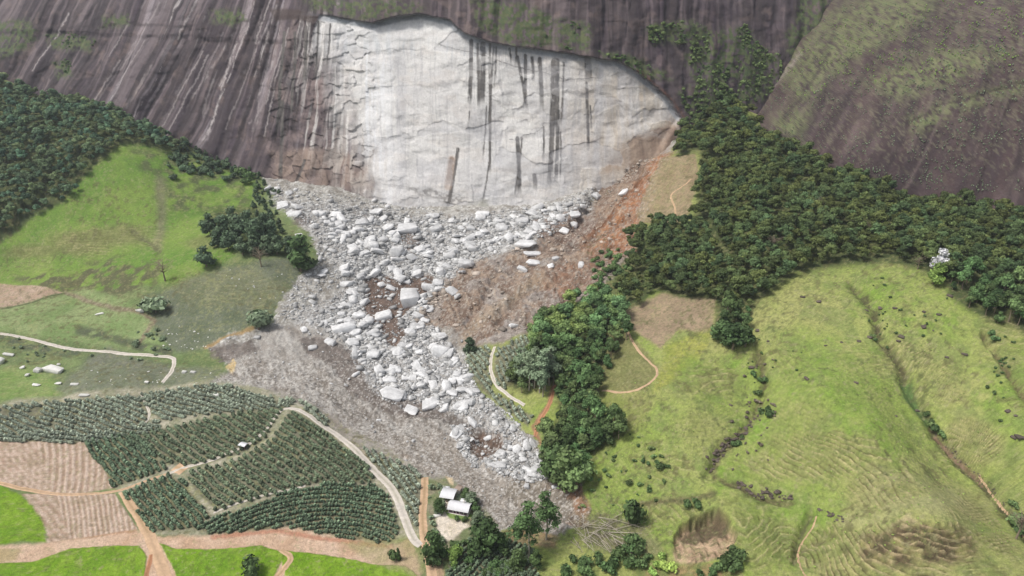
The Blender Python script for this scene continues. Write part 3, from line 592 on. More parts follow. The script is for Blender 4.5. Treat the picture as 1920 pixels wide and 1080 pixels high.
# relief of the face
cc.dz += sm*6.5*ss(585,760,qx)*ss(380,250,qy-.0*qx)*1.0
cc.dz += (fbm(X/60,Z/45,4,234)-.5)*12-np.abs(fbm(S/48,qy/260,3,275)-.5)*22*(1-white)+(fbm(X/12,Z/14,4,235)-.5)*2.4*(1-.45*white)+(1-white)*(st(14,160,236)-.5)*3.4
cc.dz += (fbm(X/18,Z/7,4,237)-.5)*1.6+ss(.46,.54,fbm(X/34,Z/20,3,238))*.7*(1-.5*white)
V = np.stack([X, Yb+cc.dz, Z], -1).reshape(-1,3)
m_cliff = material('granite_face', attr=True, streak=.09, noise=.09, nscale=.35, fine2=.08, bump=.6, bscale=.5, rough=.85, spec=.3)
cl = link('cliff', mk_mesh('cliff', V, [grid_faces(*X.shape)[:, ::-1]], cc.c.reshape(-1,3), True), m_cliff); cl['kind'] = 'structure'
cl['label'] = 'dark streaked granite cliff with a huge fresh white scar'

# ------------------------------------------------------------------ rounded slab on the right
dx = np.concatenate([np.arange(150, 420, .8), np.arange(420, 620, 1.3), np.arange(620, 900, 6)]); dzs = np.arange(40, 330, 1.2)
X, Z = np.meshgrid(dx, dzs); Yb = dome_y(X, Z); qx, qy, _ = project(X, Yb, Z)
AX = np.concatenate([np.zeros((len(Z),1)), np.cumsum(np.hypot(np.diff(X,axis=1), np.diff(Yb,axis=1)),axis=1)],1); AX = AX-AX[:,-1:]
AX = AX-AX[:,:1].mean(); cd = Canvas(qx, qy, AX*.9, Z*1.0)
S = qx+.55*(qy-150)*np.interp(qx,[1400,1700,1920],[1.0,.8,.35])
def st(w, l, seed, o=3): return fbm(S/w, qy/l, o, seed)
cd.paint(np.ones(qx.shape), (72,58,58), (54,44,46), n=st(24,190,301))
cd.paint(ss(.5,.75,st(11,220,302))*.4*ss(.4,.6,fbm(AX/30,Z/30,3,320)), (116,100,100)); cd.paint(ss(.55,.75,st(12,160,303))*.5, (66,54,58)); cd.paint(ss(.5,.66,fbm(AX/14,Z/9,4,321))*.35, (62,52,54))
cd.paint(ss(.5,.72,fbm(AX/16,Z/14,4,308))*.22, (112,98,92))
gm = ss(330,20,qy+60*(fbm(AX/30,Z/25,3,304)-.5)*2)*ss(.40,.60,fbm(AX/5,Z/4,4,305))
cd.paint(gm*.42*ss(.42,.6,fbm(AX/1.8,Z/1.8,3,315)), (98,104,74), (118,118,88), sc=2)
cd.paint(ss(.60,.68,fbm(AX/1.9,Z/1.9,3,316))*.35*ss(400,250,qy), (124,122,98))
for g in [[(1460,130),(1560,20),(1640,-10),(1760,-10),(1700,60),(1600,110),(1500,200)],[(1690,230),(1780,190),(1920,150),(1920,170),(1800,210),(1720,250)],[(1450,220),(1520,200),(1500,260),(1450,260)],[(1620,150),(1780,90),(1900,100),(1800,150),(1680,190)]]:
    cd.paint(cd.poly(g,16,12,9,.8)*ss(.38,.56,fbm(AX/2.5,Z/2.2,4,306)), (98,110,70), (118,120,86), sc=2)
for c in [[(1700,110),(1660,160),(1610,220),(1585,245)],[(1440,180),(1480,130),(1550,60),(1620,0)],[(1560,320),(1600,270),(1680,220)],[(1830,370),(1870,250),(1910,170)],[(1700,235),(1760,200),(1920,155)],[(1910,340),(1925,380)]]:
    cd.paint(cd.line(c,1.4,2,4,4,.8), (66,56,56)); cd.dz += cd.line([(a+3,b+4) for a,b in c],6,6,4,3)*2.0
cd.paint(cd.line([(1405,225),(1450,160),(1500,100)],3,3,4,4,.6), (156,144,138))
for k_ in range(60):
    xa = 1420+k_*9.5+random.uniform(-5,5); ya = np.interp(xa,[1400,1550,1700,1950],[250,310,380,410])-random.uniform(0,160); L_ = random.uniform(60,190); sl = np.interp(xa,[1400,1650,1950],[.75,.55,.2])
    cd.paint(cd.line([(xa+sl*L_,ya-L_),(xa+sl*L_*.55,ya-L_*.5),(xa,ya)],random.uniform(.6,2.6),2.5,4,3,random.uniform(.25,.6)), random.choice([(50,41,43),(56,46,48),(112,98,94),(46,38,40)]))
cd.dz += (fbm(AX/50,Z/40,4,311)-.5)*9+(fbm(AX/9,Z/9,4,312)-.5)*2+(st(22,260,313)-.5)*1.6+gm*-.5-(cells(X/60,Z/42,15)[0]-.5)*0
V = np.stack([X, Yb+cd.dz, Z], -1).reshape(-1,3)
dm = link('mountain', mk_mesh('mountain', V, [grid_faces(*X.shape)[:, ::-1]], cd.c.reshape(-1,3), True), m_cliff); dm['kind'] = 'structure'
dm['label'] = 'rounded brown rock slab speckled with low plants, at the right'

# ------------------------------------------------------------------ tracks: draped ribbons
m_dirt = material('pale_dirt', (206,198,188), attr=True, noise=.14, nscale=.6, fine2=.1, bump=.1, bscale=2)
m_tan = material('tan_dirt', (196,166,136), attr=True, noise=.14, nscale=.6, fine2=.1, bump=.1, bscale=2)
m_red = material('red_dirt', (176,128,98), attr=True, noise=.14, nscale=.6, fine2=.1, bump=.1, bscale=2)
def track(name, pts, wm, mat, lift=.16):
    x, y, z = hit([p[0] for p in pts], [p[1] for p in pts]); P = np.stack([x, y], 1)
    for _ in range(3):                      # Chaikin
        Q = [P[0]]
        for a, b in zip(P[:-1], P[1:]): Q += [a*.75+b*.25, a*.25+b*.75]
        Q.append(P[-1]); P = np.array(Q)
    L = np.r_[0, np.cumsum(np.linalg.norm(np.diff(P, axis=0), axis=1))]; s = np.arange(0, L[-1], .7)
    P = np.stack([np.interp(s, L, P[:,0]), np.interp(s, L, P[:,1])], 1)
    T = np.gradient(P, axis=0); T /= np.linalg.norm(T, axis=1)[:, None]+1e-9; Nn = np.stack([-T[:,1], T[:,0]], 1)
    P = P+Nn*(fbm(s/14, s*0+len(pts), 3, 7)-.5)[:, None]*1.2
    wv = np.interp(s/max(s[-1],1), np.linspace(0,1,len(wm)), wm) if hasattr(wm,'__len__') else np.full(len(s), wm)
    k = np.linspace(-.5, .5, 7)
    jl = (fbm(s/2.0, s*0, 3, 8)-.5)*.9; jr = (fbm(s/2.0, s*0+9, 3, 9)-.5)*.9
    off = k[None]*wv[:, None]; off[:, 0] += jl; off[:, -1] += jr
    X = P[:,0:1]+Nn[:,0:1]*off; Y = P[:,1:2]+Nn[:,1:2]*off
    Zz = zat(X.ravel(), Y.ravel()).reshape(X.shape)+lift-.12*np.exp(-((np.abs(k)-.27)/.1)**2)[None]
    Zz[:, 0] -= lift*1.6; Zz[:, -1] -= lift*1.6
    rut = np.exp(-((np.abs(k)-.27)/.12)**2)[None]*(.6+.8*fbm(s/6,s*0+3,3,14))[:,None]; tone = .74+.3*rut+.18*(fbm(X/1.5,Y/1.5,3,15)-.5); mid = np.exp(-(k/.13)**2)[None]*ss(.4,.6,fbm(s/9,s*0,3,16))[:,None]*.45
    C_ = tone[...,None]*(1-mid[...,None])+np.array([.5,.52,.36])*mid[...,None]
    o = link(name, mk_mesh(name, np.stack([X,Y,Zz],-1).reshape(-1,3), [grid_faces(*X.shape)], C_.reshape(-1,3), True), mat); o['kind'] = 'structure'; return o
track('road', [(-60,618),(0,626),(50,634),(100,648),(160,657),(230,664),(300,668),(320,670),(328,676),(325,692),(314,706),(304,718)], [3.4,3.6,4.2,3], m_dirt)
track('road', [(318,888),(345,876),(400,862),(450,842),(490,815),(510,790),(525,770),(543,764),(570,772),(600,795),(640,820),(668,845),(700,880),(735,915),(750,945),(762,985),(775,1012),(790,1022)], [2.5,2.6,2.8,4.2,5,5.5,5], m_dirt)
track('road', [(797,895),(795,930),(793,970),(795,1010),(806,1050),(815,1100)], [5,5,5.5,6], m_tan)
track('road', [(228,922),(245,945),(268,985),(292,1030),(312,1090)], [4.5,6,7], m_tan)
track('path', [(-60,900),(0,905),(40,918),(110,927),(180,926),(228,920),(270,902),(318,886)], [3,3,2.5,2], m_tan)
track('path', [(330,874),(345,884)], 8, m_tan, .12)
track('path', [(400,962),(440,945),(500,928),(575,910)], 1.6, m_dirt)
track('path', [(265,740),(272,752),(280,770),(278,788),(262,797)], 1.8, m_dirt)
track('path', [(928,650),(920,670),(920,695),(930,722),(950,740),(985,760)], [2.5,3,2.5], m_dirt)
track('path', [(1162,590),(1170,612),(1190,650),(1215,678),(1235,692),(1228,712),(1205,728),(1170,737),(1128,732)], 1.7, m_tan)
track('path', [(1262,418),(1268,400),(1262,380),(1255,365),(1280,350),(1296,335)], 1.6, m_tan)
track('path', [(1040,722),(1030,760),(1010,790),(1003,820)], [2,3,3.4,3], m_red)
track('path', [(283,1040),(278,1062),(272,1095)], 2.6, m_red)
track('path', [(525,1032),(548,1045),(535,1062),(515,1085)], [3,3.5,4], m_tan)
track('path', [(1530,968),(1522,995),(1495,1030),(1500,1070),(1520,1090)], .9, m_tan)
track('path', [(1835,892),(1865,935),(1900,980),(1930,1020)], .9, m_tan)

# ------------------------------------------------------------------ leafy prototypes (arrays of quads)
def quad_sphere(n=3):
    V = []; Q = []
    g = np.linspace(-1, 1, n+1)
    for ax in range(3):
        for sg in (-1, 1):
            b = len(V)
            for a in g:
                for c in g:
                    p = [0,0,0]; p[ax] = sg; p[(ax+1)%3] = math.tan(a*math.pi/4); p[(ax+2)%3] = math.tan(c*math.pi/4)
                    V.append(p)
            for i in range(n):
                for j in range(n):
                    q = [b+i*(n+1)+j, b+(i+1)*(n+1)+j, b+(i+1)*(n+1)+j+1, b+i*(n+1)+j+1]
                    Q.append(q if sg > 0 else q[::-1])
    V = np.array(V, float); V /= np.linalg.norm(V, axis=1)[:, None]
    return V, np.array(Q)
QS = quad_sphere(2)
def leafy(r, lobes, per, leaf, sq=1.0, core=.72):
    """lobes: (x,y,z,radius); a crown of leaf tufts around each lobe, plus a core blob darkened like the shaded inside"""
    Vs, Qs, Cs = [], [], []; n = 0
    for (x, y, z, rad) in lobes:
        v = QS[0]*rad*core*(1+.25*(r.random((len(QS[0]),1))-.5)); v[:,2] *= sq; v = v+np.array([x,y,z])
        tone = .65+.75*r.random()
        Vs.append(v); Qs.append(QS[1]+n); n += len(v); Cs.append(np.full(len(v), tone*.7))  # core blob blocks see-through; inner crown shade put into its darker tone
        k = int(per*rad*rad)
        d = r.normal(size=(k,3)); d /= np.linalg.norm(d,axis=1)[:,None]; d[:,2] = np.where(d[:,2] < -.35, -d[:,2], d[:,2])
        c = d*rad*(.72+.38*r.random((k,1)))
        c[:,2] *= sq; c += np.array([x,y,z])
        nn = d+r.normal(size=(k,3))*.45; nn /= np.linalg.norm(nn,axis=1)[:,None]
        t = np.cross(nn, r.normal(size=(k,3))); t /= np.linalg.norm(t,axis=1)[:,None]+1e-9; b = np.cross(nn, t)
        s = leaf*(.6+.8*r.random((k,1))); s2 = s*(.5+.5*r.random((k,1)))
        q = np.stack([c-t*s-b*s2*.3, c-b*s2, c+t*s+b*s2*.2, c+b*s2], 1).reshape(-1,3)
        Vs.append(q); Qs.append(np.arange(4*k).reshape(k,4)+n); n += 4*k
        Cs.append(np.repeat(tone*(.7+.6*r.random(k)), 4))
    return np.concatenate(Vs), np.concatenate(Qs), np.concatenate(Cs)
def stick(p, q, r0, r1, sides=6):
    p = np.array(p, float); q = np.array(q, float); d = q-p; d /= np.linalg.norm(d)
    a = np.cross(d, [0,0,1.] if abs(d[2]) < .9 else [1.,0,0]); a /= np.linalg.norm(a); b = np.cross(d, a)
    th = np.linspace(0, 2*math.pi, sides, endpoint=False)
    ring = np.cos(th)[:,None]*a+np.sin(th)[:,None]*b
    V = np.concatenate([p+ring*r0, q+ring*r1, [q]*1]); i = np.arange(sides); j = (i+1)%sides
    Q = np.stack([i, j, j+sides, i+sides], 1)
    T = np.stack([i+sides, j+sides, np.full(sides,2*sides), np.full(sides,2*sides)], 1)
    return V, Q
def joined(parts):
    Vs, Qs = [], []; n = 0
    for v, q in parts: Vs.append(v); Qs.append(q+n); n += len(v)
    return np.concatenate(Vs), np.concatenate(Qs)
def trunk_arr(r, h, rad, lean, ends):
    P = [(0,0,-1.2)]
    for k in (1,2,3): P.append((lean[0]*k/3*h*.3+r.normal()*.12, lean[1]*k/3*h*.3+r.normal()*.12, h*k/3))
    parts = [stick(P[k], P[k+1], rad*(1-.24*k), rad*(1-.24*(k+1))) for k in range(3)]
    for e in ends: parts.append(stick(P[random.choice((2,3))], e, rad*.35, rad*.12, 4))
    return joined(parts)
def make_broad(seed, kind):
    r = np.random.default_rng(seed); lobes = []
    if kind == 'broad':
        n = r.integers(9,15)
        for k in range(n):
            a = r.random()*6.28; q = r.random()**.6*2.6
            lobes.append((q*math.cos(a), q*math.sin(a), 6.0+r.random()*2.8-q*.5, .8+r.random()*1.1))
        lobes.append((0,0,7.0,2.0)); V = leafy(r, lobes, 26, .33, .85); tr = trunk_arr(r, 6.5, .28, (r.normal()*.2, r.normal()*.2), [l[:3] for l in lobes[:5]])
    elif kind == 'full':
        for k in range(13):
            a = r.random()*6.28; z = 1.2+r.random()*5.2; q = r.random()**.5*2.5*(1.15-z/9)
            lobes.append((q*math.cos(a), q*math.sin(a), z, 1.0+r.random()*.9))
        lobes.append((0,0,6.6,1.5)); V = leafy(r, lobes, 24, .34, .88); tr = trunk_arr(r, 5, .26, (0,0), [l[:3] for l in lobes[:4]])
    elif kind == 'gum':                                   # tall, narrow, gappy
        for k in range(13):
            z = 11+k*1.25+r.random(); a = r.random()*6.28; q = (.3+r.random())*2.6*(1-(z-11)/26)
            lobes.append((q*math.cos(a), q*math.sin(a), z, (1.5+1.2*r.random())*(1.2-(z-11)/26)))
        for k in range(3):
            a = r.random()*6.28; lobes.append((1.6*math.cos(a), 1.6*math.sin(a), 6+2*k, .9))
        V = leafy(r, lobes, 24, .38, 1.1, .5); tr = trunk_arr(r, 25, .34, (r.normal()*.05, r.normal()*.05), [l[:3] for l in lobes[::2]])
    elif kind == 'cypress':
        for k in range(9): lobes.append((r.normal()*.12, r.normal()*.12, .8+k*.75, 1.15*(1-(k/11)**1.6)))
        V = leafy(r, lobes, 40, .26, 1.1, .8); tr = trunk_arr(r, 5, .16, (0,0), [])
    elif kind == 'bush':
        for k in range(6):
            a = r.random()*6.28; q = r.random()*1.0
            lobes.append((q*math.cos(a), q*math.sin(a), .7+.6*r.random(), .55+.5*r.random()))
        V = leafy(r, lobes, 50, .24, .9); tr = trunk_arr(r, .9, .09, (0,0), [l[:3] for l in lobes[:3]])
    elif kind == 'coffee':
        lobes = [(0,0,.75,.78),(r.normal()*.2,r.normal()*.2,1.35,.55),(r.normal()*.35,r.normal()*.35,.7,.6)]
        V = leafy(r, lobes, 26, .27, 1.0, .85); tr = trunk_arr(r, .9, .05, (0,0), [])
    return V, tr
BR = [make_broad(s, 'broad') for s in range(50,58)]
GUMS = [make_broad(s, 'gum') for s in (61,62,63)]
CYP = [make_broad(71, 'cypress')]
FULL = [make_broad(s, 'full') for s in (101,102,103,104)]
BUSH = [make_broad(s, 'bush') for s in (81,82,83,84)]
COF = [make_broad(s, 'coffee') for s in (91,92,93,94)]
FOL = {'forest': material('leaves_forest', (92,116,72), attr=True, rand=.42, rough=.75),
       'blue': material('leaves_left', (93,113,86), attr=True, rand=.25, rough=.75),
       'dark': material('leaves_dark', (80,102,62), attr=True, rand=.2, rough=.75),
       'light': material('leaves_light', (142,168,88), attr=True, rand=.25, rough=.75),
       'dusty': material('leaves_dusty', (146,156,138), attr=True, rand=.18, rough=.85),
       'green': material('leaves_dusted_green', (126,143,114), attr=True, rand=.18, rough=.85),
       'deep': material('leaves_coffee', (112,130,104), attr=True, rand=.15, rough=.8),
       'grey': material('leaves_brown', (118,110,96), attr=True, rand=.2, rough=.9),
       'flower': material('blossom_white', (226,226,228), attr=True, rough=.8)}
m_bark = material('bark', (132,120,104), noise=.2, nscale=2, rand=.15)
m_pale = material('bark_pale', (172,164,150), noise=.2, nscale=2, rand=.15)
PRO = {}
def proto(kind, arrs, key):
    k = (kind, key)
    if k not in PRO:
        PRO[k] = []
        for (V, Q, C), (tv, tq) in arrs:
            c = mk_mesh(kind+'_crown', V, [Q], C, False); c.materials.append(FOL[key])
            t = mk_mesh(kind+'_trunk', tv, [tq], None, True); t.materials.append(m_pale if kind == 'gum' else m_bark)
            PRO[k].append((c, t))
    return PRO[k]
KARR = {'broad': BR, 'gum': GUMS, 'cypress': CYP, 'bush': BUSH, 'coffee': COF, 'full': FULL}
def plant(name, kind, key, loc, scale, label, cat, group=None, i=None, part='crown', stem='trunk'):
    P = proto(kind, KARR[kind], key); c, t = P[i if i is not None else random.randrange(len(P))]
    o = root(name, loc, random.random()*6.28, scale)
    a = bpy.data.objects.new(part, c); col.objects.link(a); a.parent = o
    b = bpy.data.objects.new(stem, t); col.objects.link(b); b.parent = o
    return tag(o, label, cat, group)
def mass(name, arrs, X, Y, Z, SC, mat, label, cat, group=None, trunk=False, thin=1.0):
    """many plants that nobody could count, one mesh"""
    Vs, Qs, Cs = [], [], []; n = 0
    sc = np.asarray(SC, float); sc = sc if sc.ndim == 2 else np.stack([sc]*3, 1)
    for k in range(len(X)):
        (V, Q, C), tr = arrs[random.randrange(len(arrs))]; a = random.random()*6.28; ca, sa = math.cos(a), math.sin(a)
        W = V*sc[k]; W = np.stack([W[:,0]*ca-W[:,1]*sa+X[k], W[:,0]*sa+W[:,1]*ca+Y[k], W[:,2]+Z[k]], 1)
        Vs.append(W); Qs.append(Q+n); n += len(W); q_ = random.random(); Cs.append((C*(.7+.8*random.random()))[:,None]*(np.array([1.15-.35*q_, 1.0, .8+.35*q_]) if arrs is BR else np.array([1,1,1])))
    if not Vs: return None
    o = link(name, mk_mesh(name, np.concatenate(Vs), [np.concatenate(Qs)], np.concatenate(Cs), False), mat)
    return tag(o, label, cat, group, 'stuff')

def scatter(poly, gap, zfn=None, jitter=.75):
    """jittered world lattice inside an outline"""
    P = np.array(poly, float); x, y, z = hit(np.clip(P[:,0],-250,2150), np.maximum(P[:,1], 60))
    X, Y = np.meshgrid(np.arange(x.min()-20, x.max()+20, gap), np.arange(y.min()-20, y.max()+60, gap*.9))
    X = X.ravel()+rng.uniform(-.5,.5,X.size)*gap*jitter; Y = Y.ravel()+rng.uniform(-.5,.5,Y.size)*gap*jitter
    ok = (Y > 130) & (np.abs(X/Y) < 1.2); X, Y = X[ok], Y[ok]; Z = zat(X, Y); px, py, _ = project(X, Y, Z)
    ok = inpoly(px+22*(fbm(X/16,Y/16,3,401)-.5)*2, py+12*(fbm(X/16,Y/16,3,402)-.5)*2, poly) & (fbm(X/11,Y/11,2,403) < .80); X, Y, Z, px, py = X[ok], Y[ok], Z[ok], px[ok], py[ok]
    # skip what is buried in the rock faces
    ok = (Y < cliff_y(X, Z)+2) & (Y < np.where(X > 226+(Z-130)*.8-10, dome_y(X, Z)+2, 1e9))
    return X[ok], Y[ok], Z[ok], px[ok], py[ok]

# ---- forests
allt = []
for nm, poly, gap, hh, key, lab, grp in [
    ('strip', STRIP, 5.6, 1.28, 'forest', 'dense tall green tree in the wooded strip beside the landslide', 'trees of the wooded strip beside the landslide'),
    ('right', FOREST_R, 7.0, 1.22, 'forest', 'broad green tree of the forest between pasture and the brown rock slab', 'forest trees above the right pasture'),
    ('left', FOREST_L, 7.2, 1.15, 'blue', 'bluish green tree of the forest under the left cliff', 'forest trees under the left cliff')]:
    X, Y, Z, px, py = scatter(poly, gap)
    for k in range(len(X)): allt.append((Y[k], X[k], Z[k], px[k], py[k], nm, hh*random.choice((.62,.8,.9,1,1.05,1.2,1.4))*(.9+.2*random.random()), key, lab, grp))
vis = [t for t in allt if -20 < t[3] < 1940]
vis.sort(key=lambda t: t[0])
NT = 196
rest = {}
for n, t in enumerate(vis+[t for t in allt if not (-20 < t[3] < 1940)]):
    y, x, z, px, py, nm, s, key, lab, grp = t
    if n < NT: plant('forest_tree', 'full' if random.random()<.35 else 'broad', random.choice((key,key,key,'dark','forest',key)), (x,y,z-.3), (s*1.02, s*1.02, s*(.95+.3*random.random())), lab, 'tree', grp)
    else: rest.setdefault(nm, []).append((x,y,z-.3,s))
print('trees', len(vis), {k: len(v) for k, v in rest.items()})
for nm, L in rest.items():
    A = np.array(L)
    mass('forest', BR, A[:,0], A[:,1], A[:,2], A[:,3], FOL['blue' if nm == 'left' else 'forest'],
         {'strip':'more trees of the wooded strip beside the landslide','right':'dark green forest reaching back to the brown rock slab','left':'bluish forest climbing to the left cliff foot'}[nm], 'forest')

# ---- loose trees and bushes, one by one
def sz(py_top, px, py):
    """height of something that stands at px,py and reaches up to py_top"""
    x, y, z = hit(px, py); u, t = ray(px, py_top); return float(H+t*y[0]-z[0])
def one_tree(px, py, top, kind, key, label, cat='tree', name='tree', wide=1.0, group=None, i=None):
    p = G(px, py); hN = {'full':8.2,'broad':9.6,'gum':28,'cypress':8,'bush':2.0}[kind]; s = max(sz(top, px, py), .5)/hN
    return plant(name, kind, key, p-Vector((0,0,.2)), (s*wide, s*wide, s), label, cat, group, i)
one_tree(812,1052,996,'full','dark','tall dark tree standing by the bottom end of the farm road', wide=.9)
one_tree(992,1048,944,'gum','dark','tallest slender eucalyptus below the debris tongue', name='eucalyptus_tree', wide=1.45, i=0)
one_tree(1024,1012,922,'gum','dark','sparse slender eucalyptus standing just right of the tallest one', name='eucalyptus_tree', wide=1.5, i=1)
one_tree(908,1030,974,'full','dark','round dark green tree just below the farmhouse yard', wide=1.25)
one_tree(938,1030,998,'full','dark','smaller dark tree at the lower tip of the mud', wide=1.0)
one_tree(856,1052,1022,'full','light','light green spreading tree among the yard edge shrubs', wide=1.1)
one_tree(968,1066,1030,'full','forest','mid green tree at the foot of the tallest eucalyptus', wide=1.0)
one_tree(1005,1064,1030,'full','dark','dark tree directly behind the tallest eucalyptus foot', wide=.8)
one_tree(748,1050,1024,'cypress','dark','small dark cypress on the grassy verge left of the farm road', name='cypress_tree', wide=1.0)
one_tree(738,1045,1030,'bush','dark','low dark bush touching the small cypress', 'bush', 'bush', wide=.8)
one_tree(822,960,935,'full','dark','dark garden tree left of the open shed', wide=1.2)
one_tree(884,945,922,'full','green','greyish tree behind the farmhouse', wide=1.3)
one_tree(874,932,914,'full','dark','dark tree between the shed annex and the mud', wide=1.3)
one_tree(892,960,940,'full','dark','dark small tree at the right corner of the farmhouse', wide=.9)
one_tree(897,980,958,'full','green','grey green bushy tree right of the farm lawn', wide=1.3)
one_tree(858,974,966,'bush','dark','dark round shrub in the middle of the farm lawn','shrub','shrub',.8)
one_tree(870,977,969,'bush','dark','dark round shrub at the lower right edge of the farm lawn','shrub','shrub',.8)
one_tree(470,1082,1055,'bush','dark','round dark bush in the bright green field at the bottom','bush','bush',.9)
one_tree(387,500,460,'full','blue','lone round dark tree on the slope below the left clump', wide=1.2)
one_tree(565,508,440,'full','dark','big dark tree at the edge of the rubble, left side', wide=1.15)
one_tree(545,478,440,'full','blue','tree just behind the big dark tree by the rubble', wide=1.2)
one_tree(487,618,588,'bush','green','pale green round bush at the left edge of the mud','bush','bush',1.2)
one_tree(290,585,556,'bush','green','soft green bush by the brook in the left meadow','bush','bush',1.1)
one_tree(1180,985,942,'bush','dark','dark shrub on the pasture right of the fallen trunks','bush','bush',.6)
one_tree(1372,655,605,'full','dark','dark tree at the lower tip of the forest tongue', wide=1.5)
one_tree(1352,640,600,'full','dark','left neighbour of the tree at the forest tongue tip', wide=1.4)
one_tree(1396,650,612,'full','dark','right neighbour of the tree at the forest tongue tip', wide=1.4)
one_tree(1750,532,490,'full','light','light green tree under the white blossom in the forest edge', wide=1.1)
fl = one_tree(1757,514,464,'full','flower','tree covered in white blossom at the edge of the right forest', wide=.9, name='flowering_tree')
one_tree(1240,415,400,'bush','dark','dark bush at the lower edge of the tan ploughed bench','bush','bush',.9)
one_tree(882,662,630,'full','blue','small dark tree at the top corner of the coffee patch by the mud', wide=.9)
for px, py, top in [(395,440,398),(420,452,402),(440,432,385),(452,458,405),(470,445,392),(485,462,405),(498,440,398),(512,455,412),(430,470,430),(520,478,440),(455,478,442),(475,480,448),(410,462,430),(500,476,440)]:
    one_tree(px,py,top,'full','blue','tree of the dark clump between the left hill and the rubble', wide=1.0, group='clump of trees beside the left of the rubble')
for px, py, top in [(982,722,655),(992,732,660),(1002,728,650),(1012,736,662),(1022,730,655),(1030,722,650),(975,705,652),(1018,744,690)]:
    one_tree(px,py,top,'gum','green','slim greyish eucalyptus of the grove above the red path', name='eucalyptus_tree', wide=1.6, group='eucalyptus grove above the red path')
for px, py, top in [(1043,892,832),(1060,902,838),(1078,908,846),(1032,872,818),(1095,850,815),(1120,838,800),(1140,825,792),(1160,812,785),(1088,880,842),(1105,822,780)]:
    one_tree(px,py,top,'full','forest','dense tree at the lower end of the wooded strip', wide=1.15, group='trees at the lower end of the wooded strip')
random.seed(21)
CB = [(330,266),(400,258),(450,260),(486,296),(500,345),(528,400),(515,455),(475,400),(455,345),(430,325),(390,338),(345,330),(305,310)]
X, Y, Z, px, py = scatter(CB, 6.4)
for k in range(len(X)):
    if random.random() < .62: plant('small_tree', 'full', 'blue', (X[k],Y[k],Z[k]-.3), random.uniform(.5,1.0), 'small dark tree of the scrubby band between left cliff foot and tree clump', 'tree', 'small trees along the left cliff foot')
print('band', len(X))
def bushes(L, key, label, group, w0=1.0, kind='bush'):
    for px, py, s in L:
        p = G(px, py); plant('bush', kind, key, p-Vector((0,0,.15)), s*(.8+.4*random.random()), label, 'bush', group)
bushes([(1190,1020,3),(1178,1035,3),(1165,1045,2.6),(1200,1035,2.6),(1150,1060,3.2),(1185,1060,2.6),(1205,1065,2.2),(1120,1055,2.6),(1090,1062,2.8),(1075,1050,2.2),(1140,1075,2.6),(1100,1078,2.8),(1215,1050,2.0),(1060,1075,2.5)], 'dark', 'dark green bush in the thicket below the fallen trunks', 'thicket below the fallen trunks')
bushes([(1240,1050,2.2),(1230,1062,2.0),(1250,1068,2.2),(1222,1075,2.0)], 'light', 'light green bush between the thicket and the erosion hollow', 'light bushes by the erosion hollow')
bushes([(1365,1055,3.2),(1380,1042,2.6),(1350,1068,2.6),(1335,1078,2.2),(1378,1068,2.8),(1310,1078,1.6)], 'dark', 'green bush at the foot of the erosion hollow', 'bushes at the foot of the erosion hollow')
bushes([(1240,880,1.6),(1232,870,1.3),(1250,876,1.2),(1205,868,1.0),(1190,866,1.0),(1245,905,1.0),(1240,858,1.0)], 'dark', 'low dark shrub on the pasture left of the stony gully', 'low shrubs left of the stony gully')
bushes([(1290,948,2),(1302,944,1.8),(1308,950,1.6),(1228,940,1.0),(1190,962,1.6)], 'dark', 'dark shrub along the brown bank above the erosion hollow', 'shrubs above the erosion hollow')
bushes([(1412,706,2),(1428,716,2.2),(1420,740,1.5),(1438,782,2.2),(1425,776,1.8),(1440,770,1.8),(1392,822,1.5),(1378,836,1.7)], 'dark', 'dark shrub in the stony gully of the pasture', 'shrubs in the stony gully')
bushes([(885+random.uniform(-45,75),1042+random.uniform(-22,38),random.uniform(1.0,2.2)) for _ in range(26)], 'dark', 'deep green shrub on the slope below the farm yard', 'shrubs on the slope below the farm yard')
bushes([(330+random.uniform(-15,150),305+random.uniform(-25,35),random.uniform(1.6,3.4)) for _ in range(44)], 'blue', 'dark shrub on top of the left green hill', 'shrubs on top of the left green hill')
bushes([(455,330,4.6),(445,300,3.6),(462,345,4),(470,335,4),(438,290,3.2),(480,352,3.2),(465,318,4)], 'dark', 'big dark shrub at the cliff foot by the left rubble edge', 'big shrubs at the cliff foot')
bushes([(1110+random.uniform(0,75),510+random.uniform(-40,50),random.uniform(1.2,2.6)) for _ in range(40)], 'forest', 'low green shrub between the brown slope and the forest', 'low shrubs between brown slope and forest')
bushes([(1100+random.uniform(-40,130),900+random.uniform(-90,60),random.uniform(.5,1.3)) for _ in range(40)], 'forest', 'small shrub on the rough grass right of the wooded strip', 'small shrubs right of the wooded strip')
bushes([(815+random.uniform(-10,18),985+random.uniform(-85,40),random.uniform(.7,1.5)) for _ in range(22)], 'green', 'greyish shrub on the verge between farm road and yard', 'shrubs between farm road and yard')
bushes([(1745,795,1.6),(1755,808,1.8),(1765,820,1.5),(1738,780,1.5),(1748,800,1.3),(1635,632,1.2),(1640,640,1.2),(1858,628,1.6),(1866,640,1.5),(1908,985,3.4),(1912,1000,3),(1900,950,2.2)], 'forest', 'shrub lining the right gully of the pasture', 'shrubs lining the right gully')
bushes([(245+random.uniform(0,70),628+random.uniform(-12,30),random.uniform(.8,1.7)) for _ in range(16)]+[(random.uniform(20,300),random.uniform(636,680),random.uniform(.6,1.3)) for _ in range(16)], 'green', 'low grey green shrub along the left road', 'low shrubs along the left road')

